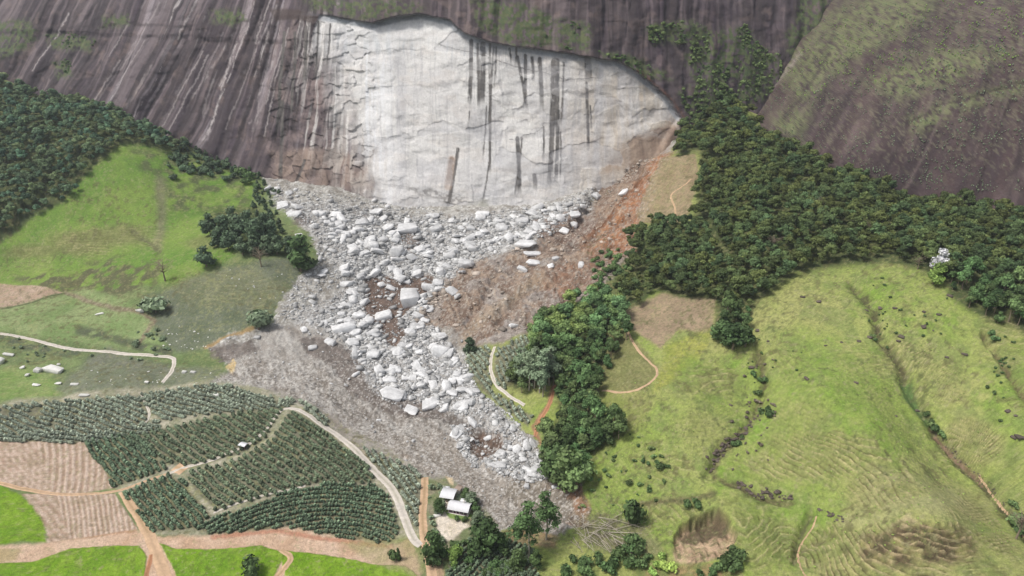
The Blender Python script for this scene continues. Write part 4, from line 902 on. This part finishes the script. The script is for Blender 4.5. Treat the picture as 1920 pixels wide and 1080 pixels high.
# ---- coffee
m_cof = {}
every = []
for poly, dr, gap, step, size, key, nm in PLOTS:
    P = np.array(poly, float); x, y, z = hit(P[:,0], P[:,1])
    if dr == 'arc':
        c = G(560, 1085); pts = []
        for r_ in np.arange(8, 140, gap):
            th = np.arange(0, 2*math.pi, step/r_)
            pts.append(np.stack([c.x+8+r_*1.25*np.cos(th), c.y+r_*.86*np.sin(th)], 1))
        Q = np.concatenate(pts); X, Y = Q[:,0], Q[:,1]
        X, Y = X+rng.normal(size=len(X))*.12, Y+rng.normal(size=len(X))*.12
    else:
        a, b = G(*dr[0]), G(*dr[1]); d = np.array([b.x-a.x, b.y-a.y]); d /= np.linalg.norm(d); n = np.array([-d[1], d[0]])
        cxm, cym = x.mean(), y.mean(); rad = max(np.ptp(x), np.ptp(y))*.75+10
        s, t = np.meshgrid(np.arange(-rad, rad, gap), np.arange(-rad, rad, step)); s, t = s.ravel(), t.ravel()
        t = t+rng.uniform(-.2,.2,len(t))*step; s = s+(fbm(t/18, s/60, 2, 5)-.5)*3+rng.normal(size=len(s))*(.12 if nm != 'upper' else .16)
        X = cxm+n[0]*s+d[0]*t; Y = cym+n[1]*s+d[1]*t
    Z = zat(X, Y); px, py, _ = project(X, Y, Z); ok = inpoly(px+3*(fbm(X/6,Y/6,2,3)-.5), py, poly)&(rng.random(len(X)) > (.03 if nm != 'upper' else .05))
    if nm == 'upper': ok &= fbm(X/7, Y/7, 3, 66) < .72
    for k in np.nonzero(ok)[0]: every.append((Y[k], X[k], Z[k], size*1.22*rng.uniform(.75,1.2), key, nm))
every.sort(key=lambda e: e[0]); print('coffee', len(every))
LABC = {'arc':'dark coffee bush in the curved rows above the pinkish bank','block':'deep green coffee bush in the straight rows below the tan fields','upper':'dusty coffee bush in the plantation beside the mud'}
left_over = {}
for n, (y, x, z, s, key, nm) in enumerate(every):
    if n < 290: plant('coffee_bush', 'coffee', key, (x,y,z-.1), (s*1.1,s*1.1,s), LABC[nm] if nm != 'block' or x > -50 else LABC[nm], 'coffee bush', {'arc':'coffee bushes in curved rows','block':'coffee bushes in straight rows','upper':'coffee bushes beside the mud'}[nm], part='foliage', stem='stem')
    else: left_over.setdefault(key, []).append((x,y,z-.1,s))
for key, L in left_over.items():
    A = np.array(L); mass('coffee_rows', COF, A[:,0], A[:,1], A[:,2], A[:,3], FOL[key],
        {'dusty':'rows of dust grey coffee bushes','green':'rows of dusted green coffee bushes','deep':'tight rows of deep green coffee bushes'}[key], 'coffee rows')

# ---- shrubs on the rock ledges and tufts on the slab
def face_scatter(fn, polys, n, smin, smax, seed, extra=None, slope=True):
    r = np.random.default_rng(seed); out = []
    for poly in polys:
        P = np.array(poly, float); A = abs(np.dot(P[:,0], np.roll(P[:,1],1))-np.dot(P[:,1], np.roll(P[:,0],1)))/2
        k = max(3, int(n*A/1000)); x = r.uniform(P[:,0].min(), P[:,0].max(), k*2); y = r.uniform(P[:,1].min(), P[:,1].max(), k*2)
        ok = inpoly(x, y, poly); 
        if extra is not None: ok &= fbm(x/22, y/16, 3, extra) > .5
        x, y = x[ok][:k], y[ok][:k]
        if len(x): out.append(np.stack(hit_face(fn, x, y), 1))
    A = np.concatenate(out); return A, r.uniform(smin, smax, len(A))
A, s = face_scatter(cliff_y, VEGC, 42, .35, 1.25, 5, 77)
mass('cliff_shrubbery', BUSH, A[:,0], A[:,1]-.5, A[:,2]-.5, s, FOL['dark'], 'dark shrubs clinging to ledges of the cliff', 'shrubs')
A, s = face_scatter(cliff_y, [VEGC[9], VEGC[11]], 12, 1.3, 2.6, 6, 78)
A2, s2 = face_scatter(cliff_y, VEGC[7:12], 22, .6, 1.9, 16, 79)
A = np.concatenate([A,A2]); s = np.concatenate([s,s2])
mass('cliff_thicket', BUSH, A[:,0], A[:,1]-.5, A[:,2]-.5, s, FOL['forest'], 'denser green thicket in the notch between cliff and slab', 'shrubs')
DOME_P = [[(1420,200),(1560,10),(1930,0),(1930,360),(1760,360),(1640,330),(1560,290),(1450,250)]]
A, s = face_scatter(dome_y, DOME_P, 16, .3, .7, 8, 71)
mass('slab_tufts', COF, A[:,0], A[:,1]-.6, A[:,2], s, FOL['green'], 'small pale tufts dotted over the rounded slab', 'tufts')
A, s = face_scatter(dome_y, [[(1460,130),(1560,20),(1640,0),(1930,0),(1930,120),(1700,150),(1600,160),(1480,230)]], 18, .25, .75, 9, 72)
mass('slab_scrub', COF, A[:,0], A[:,1]-.6, A[:,2], s, FOL['light'], 'green scrub over the top of the rounded slab', 'scrub')

# ------------------------------------------------------------------ rocks
def rock_proto(seed, flat=.7, n=16):
    import bmesh
    r = np.random.default_rng(seed); bm = bmesh.new()
    P = np.array([(a,b,c) for a in (-1,1) for b in (-1,1) for c in (-1,1)], float)*.68*(.6+.55*r.random((8,3)))
    E = r.normal(size=(max(2,n-11),3)); E /= np.linalg.norm(E,axis=1)[:,None]; P = np.concatenate([P, E*.95])
    P[:,2] *= flat; P[:,0] *= 1.15
    for p in P: bm.verts.new(p)
    bmesh.ops.convex_hull(bm, input=bm.verts)
    loose = [v for v in bm.verts if not v.link_faces]
    bmesh.ops.delete(bm, geom=loose, context='VERTS')
    if n < 12: bmesh.ops.triangulate(bm, faces=bm.faces); bm.verts.index_update(); V = np.array([v.co for v in bm.verts]); T = np.array([[v.index for v in f.verts] for f in bm.faces]); bm.free(); return V, T
    bmesh.ops.dissolve_limit(bm, angle_limit=R(8), verts=bm.verts, edges=bm.edges)
    bmesh.ops.bevel(bm, geom=bm.edges[:], offset=.025, segments=1, affect='EDGES', clamp_overlap=True)
    bmesh.ops.triangulate(bm, faces=bm.faces)
    bm.verts.index_update()
    V = np.array([v.co for v in bm.verts]); T = np.array([[v.index for v in f.verts] for f in bm.faces]); bm.free()
    return V, T
RK = [rock_proto(s, [.55,.7,.85][s%3], [12,15,19][s%3]) for s in range(400,414)]
RKs = [rock_proto(s, [.6,.8][s%2], 11) for s in range(420,428)]
m_rock = material('fresh_granite', (200,200,200), noise=.22, nscale=.5, fine2=.12, rand=.16, bump=.12, bscale=1.2)
m_rocka = material('fresh_rubble', attr=True, noise=.18, nscale=.9, bump=.08, bscale=2)
m_dk = material('dark_boulder', (92,84,76), noise=.2, nscale=1.5, rand=.25, bump=.1, bscale=2)
m_gn = material('weathered_boulder', (206,205,200), noise=.2, nscale=1.2, rand=.15, bump=.1, bscale=2)
RKM = {}
def boulder(x, y, z, sx, sy, sz_, rot, mat, label, group, name='boulder', i=None):
    i = random.randrange(len(RK)) if i is None else i; k = (i, mat.name)
    if k not in RKM:
        RKM[k] = mk_mesh('boulder', RK[i][0], [RK[i][1]]); RKM[k].materials.append(mat)
    if name == 'stone': RKM[k].name = 'stone'
    o = bpy.data.objects.new(name, RKM[k]); col.objects.link(o); o.location = (x,y,z); o.scale = (sx,sy,sz_); o.rotation_euler = rot
    return tag(o, label, name, group)
def mpp(x, y, z): return float(project(x, y, z)[2])/F      # metres per photo pixel there
# the largest blocks, placed one by one: px, py, width px, height px, tilt
BIG = [(764,427,42,17,'wide slab topped block at the head of the rubble, largest there'),(815,429,24,16,'square pale block just right of the widest slab at the rubble head'),
 (645,613,42,26,'largest bright block low in the left arm of the rubble'),(720,590,36,17,'flat bright block at the lower edge of the dark mud pool'),(768,552,38,48,'tall rough oval block standing in the dark mud pool'),(803,537,26,20,'rounded block right of the oval block in the mud pool'),
 (872,492,30,18,'pale block at the brown slope edge of the middle rubble'),(826,655,32,24,'pale pyramid block at the right bank where the flow narrows'),(700,663,30,14,'low slab in the middle of the lower flow above the bend'),
 (735,738,48,16,'long flat slab above the dark mud band'),(805,755,36,20,'broad block beside the dark mud channel bend'),(770,768,32,8,'thin flat slab lying on the dark mud band'),(848,735,22,14,'round pale block right of the channel bend'),(868,730,26,9,'flat pale block beside the round block at the channel bend'),
 (1000,492,26,10,'slab on the brown slope pointing down'),(1042,483,14,12,'small white block alone on the brown slope'),(905,850,8,8,'small block by the brown pool'),(960,838,20,14,'white block above the last rubble heap'),(940,872,22,18,'pale block in the last rubble heap'),
 (988,910,11,14,'upright white block in front of the last rubble heap'),(1040,912,13,8,'lone white block on the orange fringe at the toe'),(985,455,40,16,'grey ledge block at the top of the brown slope'),(1000,475,34,10,'grey slab with dark gap under it on the brown slope'),
 (672,590,26,14,'bright block at the left of the mud pool foot'),(618,640,24,12,'bright low block at the left rim of the rubble'),(560,440,16,12,'block high on the left rim of the rubble'),(650,437,18,13,'white block on the upper left rubble'),(624,438,18,11,'grey block next to the white one on the upper left rubble'),
 (700,460,22,24,'tall grey block in the upper rubble'),(745,470,24,26,'rough grey block right of the tall grey block'),(905,400,30,12,'pale slab high at the right of the rubble head'),(940,425,28,14,'block in the upper right rubble'),(980,412,30,12,'slab in the upper right rubble near the cliff'),(1075,420,16,12,'white block at the right end of the rubble next to orange soil'),
 (648,510,18,16,'rounded grey block above the brown mud patch'),(880,455,26,12,'slab in the middle of the upper rubble'),(850,470,22,16,'pale block left of the brown slope tip'),(600,400,22,12,'grey block below the cliff on the left'),(740,690,28,16,'pale block in the centre of the lower flow'),(790,700,26,14,'pale block right of centre in the lower flow'),
 (925,872,14,10,'block at the left of the last rubble heap'),(980,860,16,12,'block at the right of the last rubble heap'),(710,787,10,4,'lone white slab lying on the smooth mud')]
for px, py, wpx, hpx, lab in BIG:
    p = G(px, py+hpx*.3); m = mpp(*p); wpx *= 1.15; a = wpx*m/2; b = max(hpx*m*.58, a*.3)
    boulder(p.x, p.y, p.z+b*.35, a, max(a*.7, b), b*1.15, (random.uniform(-.2,.2),random.uniform(-.2,.2),random.uniform(-.5,.5)), m_rock, lab, None)
# further blocks: random inside the rubble, sized by a power law
def in_rubble(n, poly, seed):
    r = np.random.default_rng(seed); P = np.array(poly, float)
    x = r.uniform(P[:,0].min(), P[:,0].max(), n*6); y = r.uniform(P[:,1].min(), P[:,1].max(), n*6)
    ok = inpoly(x, y, poly)
    for k in (0,2,3): ok &= ~(inpoly(x, y, DARK[k]) & (r.random(len(x)) < .85))
    return x[ok][:n], y[ok][:n]
CORE = [(600,395),(700,400),(840,415),(960,398),(1080,372),(1100,390),(1040,425),(960,455),(900,480),(850,520),(830,560),(800,600),(850,650),(868,690),(895,735),(880,775),(800,768),(720,740),(680,690),(640,635),(585,600),(640,560),(665,520),(625,470)]
HEAP = [(880,800),(930,820),(1000,850),(1035,895),(1000,905),(940,890),(905,865),(930,850),(880,830)]
HEAP2 = [(845,800),(885,790),(900,810),(880,850),(905,870),(895,880),(862,850)]
N_IND = 236
xs, ys, sp = [], [], []
for poly, n, seed, lo in [(CORE, 4600, 31, 1.8), (CORE_, 420, 44, 5.0), (RUBBLE, 5200, 32, 1.35), ([(495,350),(560,355),(700,375),(830,395),(840,425),(700,420),(620,470),(640,520),(560,600),(520,600),(560,520),(600,490),(580,430),(530,395)], 900, 41, 1.8), (BROWN, 1500, 42, .8), (HEAP, 520, 33, 2.1), (HEAP2, 300, 34, 1.7), (DEBRIS, 1500, 35, 1.0), ([(1080,345),(1180,290),(1250,200),(1275,215),(1235,290),(1120,385)], 600, 36, 1.0), ([(1180,280),(1250,220),(1270,230),(1240,290),(1200,320),(1130,350),(1090,340)], 260, 43, 1.0), ([(960,440),(1090,400),(1090,470),(960,480)],120,37,1.6),([(930,620),(1000,580),(1060,560),(1040,590),(960,630)],60,38,1.4),([(865,655),(900,735),(960,780),(1030,870),(1000,850),(930,800),(870,720)],500,39,1.4)]:
    x, y = in_rubble(int(n*2.6), poly, seed); r = np.random.default_rng(seed+90)
    xs.append(x); ys.append(y); sp.append(lo*(1-r.random(len(x)))**(-1/2.25))
xs, ys, sp = map(np.concatenate, (xs, ys, sp)); sp = np.minimum(sp, 28)
X, Y, Z = hit(xs, ys); M = project(X, Y, Z)[2]/F
order = np.argsort(-sp)
for k in order[:N_IND]:
    a = sp[k]*M[k]/2; up = random.uniform(.5,.8)
    w_ = 'upper rubble under the cliff' if ys[k] < 520 else ('middle of the rubble flow' if ys[k] < 780 else 'last rubble heap near the toe')
    boulder(X[k], Y[k], Z[k]+a*up*.25, a, a*random.uniform(.65,1), a*up, (random.uniform(-.5,.5),random.uniform(-.5,.5),random.uniform(0,6.28)), m_rock,
            'fresh pale granite boulder in the '+w_, 'boulders in the '+w_)
k_ = order[N_IND:]; Vs, Ts, Cs = [], [], []; n = 0; rr = np.random.default_rng(99)
for k in k_:
    V, T = RKs[rr.integers(8)]; a = sp[k]*M[k]/2*(1+.25*rr.random()); th = rr.random()*6.28; ca, sa = math.cos(th), math.sin(th)
    tl = rr.uniform(-.6,.6); W = V*np.array([a, a*rr.uniform(.6,1), a*rr.uniform(.5,.9)])
    W = np.stack([W[:,0]*ca-W[:,1]*sa, W[:,0]*sa+W[:,1]*ca, W[:,2]+W[:,0]*tl*.5], 1)+np.array([X[k],Y[k],Z[k]+a*.15])
    Vs.append(W); Ts.append(T+n); n += len(W)
    br = inpoly(xs[k:k+1], ys[k:k+1], BROWN)[0]
    c = lin((186,174,162) if br else (202,202,201))*rr.uniform(.42,1.08)
    Cs.append(np.broadcast_to(c, (len(W),3)))
tag(link('rubble', mk_mesh('rubble', np.concatenate(Vs), [np.concatenate(Ts)], np.concatenate(Cs)), m_rocka), 'countless small broken granite pieces over the slide', 'rubble', None, 'stuff')
print('rubble', len(k_))
# stones in the left meadow
for px,py,wpx,hpx,lab in [(72,693,16,12,'smaller of two adjoining pale boulders in the left meadow'),(103,692,40,14,'long pale boulder in the left meadow, largest there'),(2,676,12,14,'pale boulder at the left picture edge'),(16,664,20,6,'flat pale stone above the edge boulder'),(68,721,16,7,'flat stone in the bright grass below the long boulder'),
   (140,720,16,5,'flat white stone on the valley path line'),(110,718,14,6,'grey stone left of the flat white stone'),(52,702,9,8,'small round stone left of the paired boulders'),(43,688,8,8,'small stone beside the meadow brook'),(110,683,6,5,'tiny stone behind the long boulder'),(264,582,18,6,'pale slab at the brook head'),(187,588,14,4,'low slab in the upper meadow'),(346,697,8,7,'white stone right of the road end'),(362,697,12,6,'wide white stone right of the road end'),(402,740,18,7,'white slab inside the dusty plantation'),(275,716,10,5,'stone just left of the road end'),(158,740,18,7,'grey slab at the plantation edge, left part'),(655,520,1,1,None)]:
    if lab is None: continue
    p = G(px, py+hpx*.3); m = mpp(*p); a = wpx*m/2; b = max(hpx*m/2, a*.3)
    wb = 1.25; boulder(p.x, p.y, p.z+b*.45, a*wb, max(a*.42,b)*wb, b*1.35, (random.uniform(-.15,.15),random.uniform(-.15,.15),random.uniform(-.3,.3)), m_gn, lab, None)
random.seed(5)
# dark stones of the right pasture
def stones(L, lab, grp, mat=m_dk, spx=(2.5,6)):
    for px, py in L:
        p = G(px, py); a = random.uniform(*spx)*mpp(*p)/2
        boulder(p.x, p.y, p.z+a*.1, a, a*.8, a*.6, (random.uniform(-.3,.3),0,random.uniform(0,6.28)), mat, lab, grp, name='stone')
def along(pts, n, spread):
    out = []
    for _ in range(n):
        k = random.randrange(len(pts)-1); t = random.random(); (ax,ay),(bx,by) = pts[k], pts[k+1]
        out.append((ax+(bx-ax)*t+random.gauss(0,spread), ay+(by-ay)*t+random.gauss(0,spread*.7)))
    return out
stones(along([(1440,770),(1400,800),(1370,830),(1345,850),(1325,885)],60,7), 'dark stone in the stony gully of the middle pasture', 'dark stones of the stony gully', spx=(5,12))
bushes([(1425+random.gauss(0,14),745+random.gauss(0,40),random.uniform(.4,1.0)) for _ in range(26)]+[(1385+random.gauss(0,22),830+random.gauss(0,22),random.uniform(.4,.9)) for _ in range(20)], 'grey', 'low brownish scrub along the stony gully', 'brownish scrub along the stony gully')
bushes([(1735+random.gauss(0,40),600+random.gauss(0,22),random.uniform(.4,.8)) for _ in range(12)]+[(1660+random.gauss(0,12),600+random.gauss(0,35),random.uniform(.4,.9)) for _ in range(16)]+[(1880+random.gauss(0,16),680+random.gauss(0,45),random.uniform(.4,1.0)) for _ in range(20)]+[(1420+random.gauss(0,40),690+random.gauss(0,25),random.uniform(.4,.8)) for _ in range(12)], 'dark', 'small dark weed tuft on the upper right pasture', 'weed tufts on the upper right pasture')
stones(along([(1378,905),(1420,925),(1480,932)],36,7), 'dark stone in the patch above the erosion hollow', 'dark stones above the erosion hollow', spx=(5,12))
stones(along([(1540,955),(1570,970),(1588,980)],16,5), 'dark stone right of the cattle path bend', 'dark stones by the cattle path bend', spx=(4,9))
stones(along([(1755,812),(1800,860),(1850,905),(1905,970)],40,4), 'brown stone in the bed of the right gully', 'stones in the right gully', spx=(2,5))
stones([(1505,557),(1535,566),(1578,642),(1548,648),(1678,578),(1732,585),(1780,555),(1735,610),(1732,614),(1685,640),(1630,633),(1808,664),(1775,670),(1610,640),(1625,582),(1760,590),(1650,578),(1370,760),(1410,690),(1900,820),(1890,772),(1905,780),(1680,780),(1720,770),(1605,718),(1512,710),(1440,640),(1420,620),(1750,620),(1690,632)], 'dark stone scattered on the upper right pasture', 'dark stones scattered on the upper pasture', spx=(6,14))
stones([(1912,820)], 'largest dark slab at the right picture edge of the pasture', None, spx=(22,22))
stones([(random.uniform(420,560),random.uniform(500,560)) for _ in range(14)], 'small white stone fallen on the dusty slope left of the slide', 'white stones on the dusty slope', m_rock, (2,4.5))
stones([(random.uniform(300,395),random.uniform(610,655)) for _ in range(26)]+[(random.uniform(160,400),random.uniform(695,722)) for _ in range(22)], 'small pale stone in the rough grass near the road bend', 'pale stones near the road bend', m_gn, (1.8,5))

TU = [(1120,760),(1250,660),(1420,600),(1560,520),(1760,540),(1920,640),(1940,1090),(1400,1090),(1380,940),(1150,960)]
X, Y, Z, px, py = scatter(TU, 4.2); kp = fbm(X/18, Y/18, 3, 500) > .54
X, Y, Z = X[kp], Y[kp], Z[kp]; r_ = np.random.default_rng(3)
mass('grass_tufts', COF, X, Y, Z-.12, np.stack([r_.uniform(.25,.7,len(X)), r_.uniform(.25,.7,len(X)), r_.uniform(.12,.32,len(X))],1), FOL['light'], 'coarse grass tufts over the right pasture', 'grass')
# ------------------------------------------------------------------ dead and fallen trees
m_wood = material('bleached_wood', (174,166,152), noise=.15, nscale=2, rand=.12)
def sticks_obj(name, parts, mat, parent=None):
    V, Q = joined(parts); return link(name, mk_mesh(name, V, [Q], None, True), mat, parent)
def bare_tree(px, py, top, label):
    p = G(px, py); h = sz(top, px, py); o = root('bare_tree', p, random.random()*6)
    sticks_obj('trunk', [stick((0,0,-.5),(.1*h*.2,0,h*.45),h*.035,h*.022), stick((.1*h*.2,0,h*.45),(0,.05*h,h*.8),h*.022,h*.01)], m_bark, o)
    parts = []
    for k in range(26):
        a = random.random()*6.28; z = h*random.uniform(.35,.75); q = h*random.uniform(.2,.45)
        e = (q*math.cos(a), q*math.sin(a), z+h*random.uniform(.1,.3)); parts.append(stick((0,0,z), e, h*.012, h*.004, 4))
        for _ in range(3):
            parts.append(stick(e, (e[0]+random.gauss(0,h*.08), e[1]+random.gauss(0,h*.08), e[2]+h*.06), h*.005, h*.002, 4))
    sticks_obj('branches', parts, m_bark, o); return tag(o, label, 'tree')
for q_, (a_,b_,c_) in enumerate([(1450,470,440),(1620,440,412),(1345,420,392),(1530,395,368),(1720,505,478),(1290,510,482)]): bare_tree(a_,b_,c_,'grey leafless tree standing out of the right forest')['group'] = 'bare trees in the right forest'
bare_tree(310,527,484,'leafless grey tree alone on the left green hill')
bare_tree(490,500,465,'thin half bare tree just below the dark clump')
bare_tree(1905,1010,960,'leafless forked tree by the right gully at the picture edge')
random.seed(12)
for k in range(46):
    px0 = 1095+random.uniform(-30,62); py0 = 990+random.uniform(-20,26); ang = R(random.gauss(44,15)); L_ = random.uniform(18,68)
    if k % 6 == 0: ang = R(random.uniform(-35,10))
    a = G(px0, py0); b = G(min(px0+L_*math.cos(ang),1240), py0+L_*math.sin(ang)*.9)
    d = b-a; L = min(d.length, 26); d = d.normalized(); e = a+d*L; e.z = float(zat(e.x, e.y)[0])+random.uniform(.2,3.2)
    o = root('fallen_trunk', a+Vector((0,0,.35))); v = e-o.location; r0 = random.uniform(.1,.2)
    sticks_obj('stem', [stick((0,0,0), v*.5+Vector((0,0,.15)), r0, r0*.75), stick(v*.5+Vector((0,0,.15)), v, r0*.75, r0*.3)], m_wood, o)
    parts = []
    for _ in range(5):
        q = v*random.uniform(.5,.95); parts.append(stick(q, q+Vector((random.gauss(0,1.6),random.gauss(0,1.6),random.uniform(.2,1.4))), .06, .02, 4))
    sticks_obj('branches', parts, m_wood, o)
    tag(o, 'pale stripped tree trunk thrown down at the toe of the slide', 'fallen trunk', 'fallen trunks at the toe of the slide')

V_ = []
for _ in range(1300):
    p = G(1135+random.gauss(0,42), 995+random.gauss(0,22)); d = Vector((random.gauss(0,1.3),random.gauss(0,1.3),random.uniform(.1,1.4)))
    V_.append(stick(p, p+d, .08, .03, 3))
tag(sticks_obj('brushwood', V_, material('grey_twigs', (128,120,108))), 'tangle of grey broken twigs at the toe of the slide', 'brushwood')['kind'] = 'stuff'
# ------------------------------------------------------------------ farm buildings
m_roof = material('zinc_roof', (212,212,214), noise=.06, nscale=.8, fine2=.05, rough=.6, spec=.4)
m_white = material('white_wall', (216,212,204), noise=.06, nscale=1)
m_purple = material('purple_wall', (104,62,92), noise=.08, nscale=1)
m_brown = material('brown_roof', (150,134,122), noise=.15, nscale=1.5)
m_darkg = material('dark_glass', (40,42,48), rough=.3)
m_post = material('wood_post', (120,96,74), noise=.15, nscale=3)
def boxes(name, L, mat, parent=None):
    Vs, Qs = [], []; n = 0
    for x0,y0,z0,x1,y1,z1 in L:
        v = np.array([(x,y,z) for z in (z0,z1) for (x,y) in ((x0,y0),(x1,y0),(x1,y1),(x0,y1))], float)
        q = np.array([(3,2,1,0),(4,5,6,7),(0,1,5,4),(1,2,6,5),(2,3,7,6),(3,0,4,7)])
        Vs.append(v); Qs.append(q+n); n += 8
    return link(name, mk_mesh(name, np.concatenate(Vs), [np.concatenate(Qs)]), mat, parent)
def gable(name, w_, d_, z0, rise, over, th, mat, parent, ribs=True):
    """roof with a ridge along x, corrugations running down the slope"""
    n = int((w_+2*over)/.18); xs_ = np.linspace(-w_/2-over, w_/2+over, n); cor = .03*np.cos(np.arange(n)*math.pi)
    ys_ = [(-d_/2-over, z0-over*rise/(d_/2)), (0, z0+rise), (d_/2+over, z0-over*rise/(d_/2))]
    V = []
    for dz_ in (th, 0):
        for (yy, zz) in ys_:
            for x_, c_ in zip(xs_, cor): V.append((x_, yy, zz+dz_+(c_ if dz_ else 0)))
    V = np.array(V); f = grid_faces(3, n); f2 = f[:, ::-1]+3*n
    i = np.arange(n-1); e1 = np.stack([i, i+3*n, i+1+3*n, i+1], 1); e2 = np.stack([i+2*n, i+2*n+1, i+5*n+1, i+5*n], 1)
    e3 = np.array([[r*n, (r+1)*n, (r+4)*n, (r+3)*n] for r in (0,1)]); e4 = np.array([[r*n+n-1, (r+3)*n+n-1, (r+4)*n+n-1, (r+1)*n+n-1] for r in (0,1)])
    return link(name, mk_mesh(name, V, [f, f2, e1, e2, e3, e4]), mat, parent)
def foot(px, py, w_, d_, rz):
    p = G(px, py); c, s = math.cos(rz), math.sin(rz)
    zz = [float(zat(p.x+a*c-b*s, p.y+a*s+b*c)[0]) for a in (-w_/2, w_/2) for b in (-d_/2, d_/2)]
    return Vector((p.x, p.y, max(zz)+.05)), max(zz)-min(zz)+.6
# farmhouse
rz = R(-14); W_, D_ = 10.6, 6.4
p, dn = foot(862, 957, W_, D_, rz); h_ = root('farmhouse', p, rz); tag(h_, 'purple fronted farmhouse with white metal gable roof', 'house')
boxes('wall', [(-W_/2,-D_/2,-dn,W_/2,D_/2,.2),(-W_/2,-D_/2+1.3,.2,W_/2,D_/2,2.7)], m_purple, h_)
boxes('foundation', [(-W_/2-.15,-D_/2-.15,-dn-.2,W_/2+.15,D_/2+.15,.12)], m_white, h_)
V = np.array([(-W_/2,-D_/2+.4,2.7),(-W_/2,D_/2,2.7),(-W_/2,0,4.15),(W_/2,-D_/2+.4,2.7),(W_/2,D_/2,2.7),(W_/2,0,4.15)])
link('gable_wall', mk_mesh('gable_wall', V, [np.array([[0,1,2],[3,5,4]]), np.array([[0,2,5,3],[2,1,4,5]])]), m_purple, h_)
gable('roof', W_, D_, 2.72, 1.6, .55, .08, m_roof, h_)
for x_ in (-5.1,-2.6,-.9,.9,3.1,5.1): boxes('porch_post', [(x_-.14,-D_/2+.02,.2,x_+.14,-D_/2+.3,2.75)], m_white, h_)
for x_ in (-4.1,2.0,4.4):
    f_ = boxes('window', [(x_-.65,-D_/2+1.24,1.0,x_+.65,-D_/2+1.31,2.1)], m_white, h_); boxes('pane', [(x_-.5,-D_/2+1.2,1.12,x_+.5,-D_/2+1.25,1.98)], m_darkg, f_)
for x_ in (-1.75,.2):
    d_ = boxes('door', [(x_-.45,-D_/2+1.23,.22,x_+.45,-D_/2+1.31,2.3)], m_white, h_); boxes('handle', [(x_+.3,-D_/2+1.17,1.2,x_+.36,-D_/2+1.24,1.32)], m_darkg, d_)
boxes('porch_railing', [(-5.0,-D_/2+.1,.9,-2.7,-D_/2+.16,1.0),(.95,-D_/2+.1,.9,5.0,-D_/2+.16,1.0)], m_white, h_)
boxes('back_room', [(-.6,D_/2+.1,-dn,2.2,D_/2+2.4,2.5)], m_white, h_)
boxes('back_room_roof', [(-.9,D_/2+.02,2.5,2.5,D_/2+2.7,2.62)], m_roof, h_)
c_ = boxes('chimney', [(1.5,D_/2-1.2,2.9,2.1,D_/2-.6,4.6)], m_white, h_); boxes('chimney_cap', [(1.4,D_/2-1.3,4.6,2.2,D_/2-.5,4.72)], m_white, c_)
# open shed
rz = R(-12); W_, D_ = 7.2, 7.4
p, dn = foot(841, 933, W_, D_, rz); s_ = root('open_shed', p, rz); tag(s_, 'open farm shed with flat looking white metal roof, largest white roof', 'shed')
gable('roof', W_, D_, 2.9, .55, .35, .07, m_roof, s_)
for x_ in (-3.4,0,3.4):
    for y_ in (-3.5,3.5): boxes('post', [(x_-.1,y_-.1,-dn,x_+.1,y_+.1,2.92)], m_post, s_)
boxes('back_wall', [(-3.4,3.2,-dn,3.4,3.38,2.6)], m_white, s_); boxes('side_wall', [(-3.48,-1,-dn,-3.32,3.2,2.4)], m_brown, s_)
# annex
rz = R(-30); W_, D_ = 3.0, 3.8
p, dn = foot(860.5, 921, W_, D_, rz); s_ = root('small_annex', p, rz); tag(s_, 'small annex with dull brownish roof behind the open shed', 'shed')
boxes('wall', [(-W_/2,-D_/2,-dn,W_/2,D_/2,2.2)], m_white, s_); gable('roof', W_, D_, 2.22, .35, .3, .06, m_brown, s_)
boxes('door', [(W_/2+.003,-.5,0,W_/2+.06,.4,1.9)], m_post, s_)
# concrete trough in the yard and plantation shelter
p, dn = foot(836, 917, 5, 2, 0); s_ = root('water_tank', p, R(-12)); tag(s_, 'low concrete tank at the back edge of the open shed', 'tank')
boxes('basin', [(-2.2,-.9,-dn,2.2,-.7,1.1),(-2.2,.7,-dn,2.2,.9,1.1),(-2.2,-.7,-dn,-2,.7,1.1),(2,-.7,-dn,2.2,.7,1.1)], m_white, s_); boxes('lid', [(-.2,-.95,1.1,2.25,.95,1.2)], m_roof, s_)
rz = R(-20); p, dn = foot(457, 840, 4, 3, rz); s_ = root('field_shelter', p, rz); tag(s_, 'tiny white roofed shelter beside the plantation track', 'shelter')
gable('roof', 4.2, 3.2, 2.3, .25, .2, .06, m_roof, s_)
for x_ in (-1.9,1.9):
    for y_ in (-1.4,1.4): boxes('post', [(x_-.07,y_-.07,-dn,x_+.07,y_+.07,2.32)], m_post, s_)
p = G(820, 968); boulder(p.x, p.y, p.z+.4, 2.2, 1.5, 1.2, (.1,.1,.4), m_gn, 'grey garden boulder below the tree left of the shed', None)

# ------------------------------------------------------------------ air between the camera and the far rock
hb = boxes('haze', [(-1180, -60, -14, 1180, 1130, 420)], None)
hm = bpy.data.materials.new('air'); hm.use_nodes = True; t = hm.node_tree; t.nodes.clear()
pv = t.nodes.new('ShaderNodeVolumePrincipled'); pv.inputs['Color'].default_value = (.86,.91,1,1); pv.inputs['Density'].default_value = HAZE; pv.inputs['Anisotropy'].default_value = .2
o_ = t.nodes.new('ShaderNodeOutputMaterial'); t.links.new(pv.outputs[0], o_.inputs['Volume'])
hb.data.materials.append(hm); tag(hb, 'thin pale haze over the whole valley', 'haze', None, 'stuff')
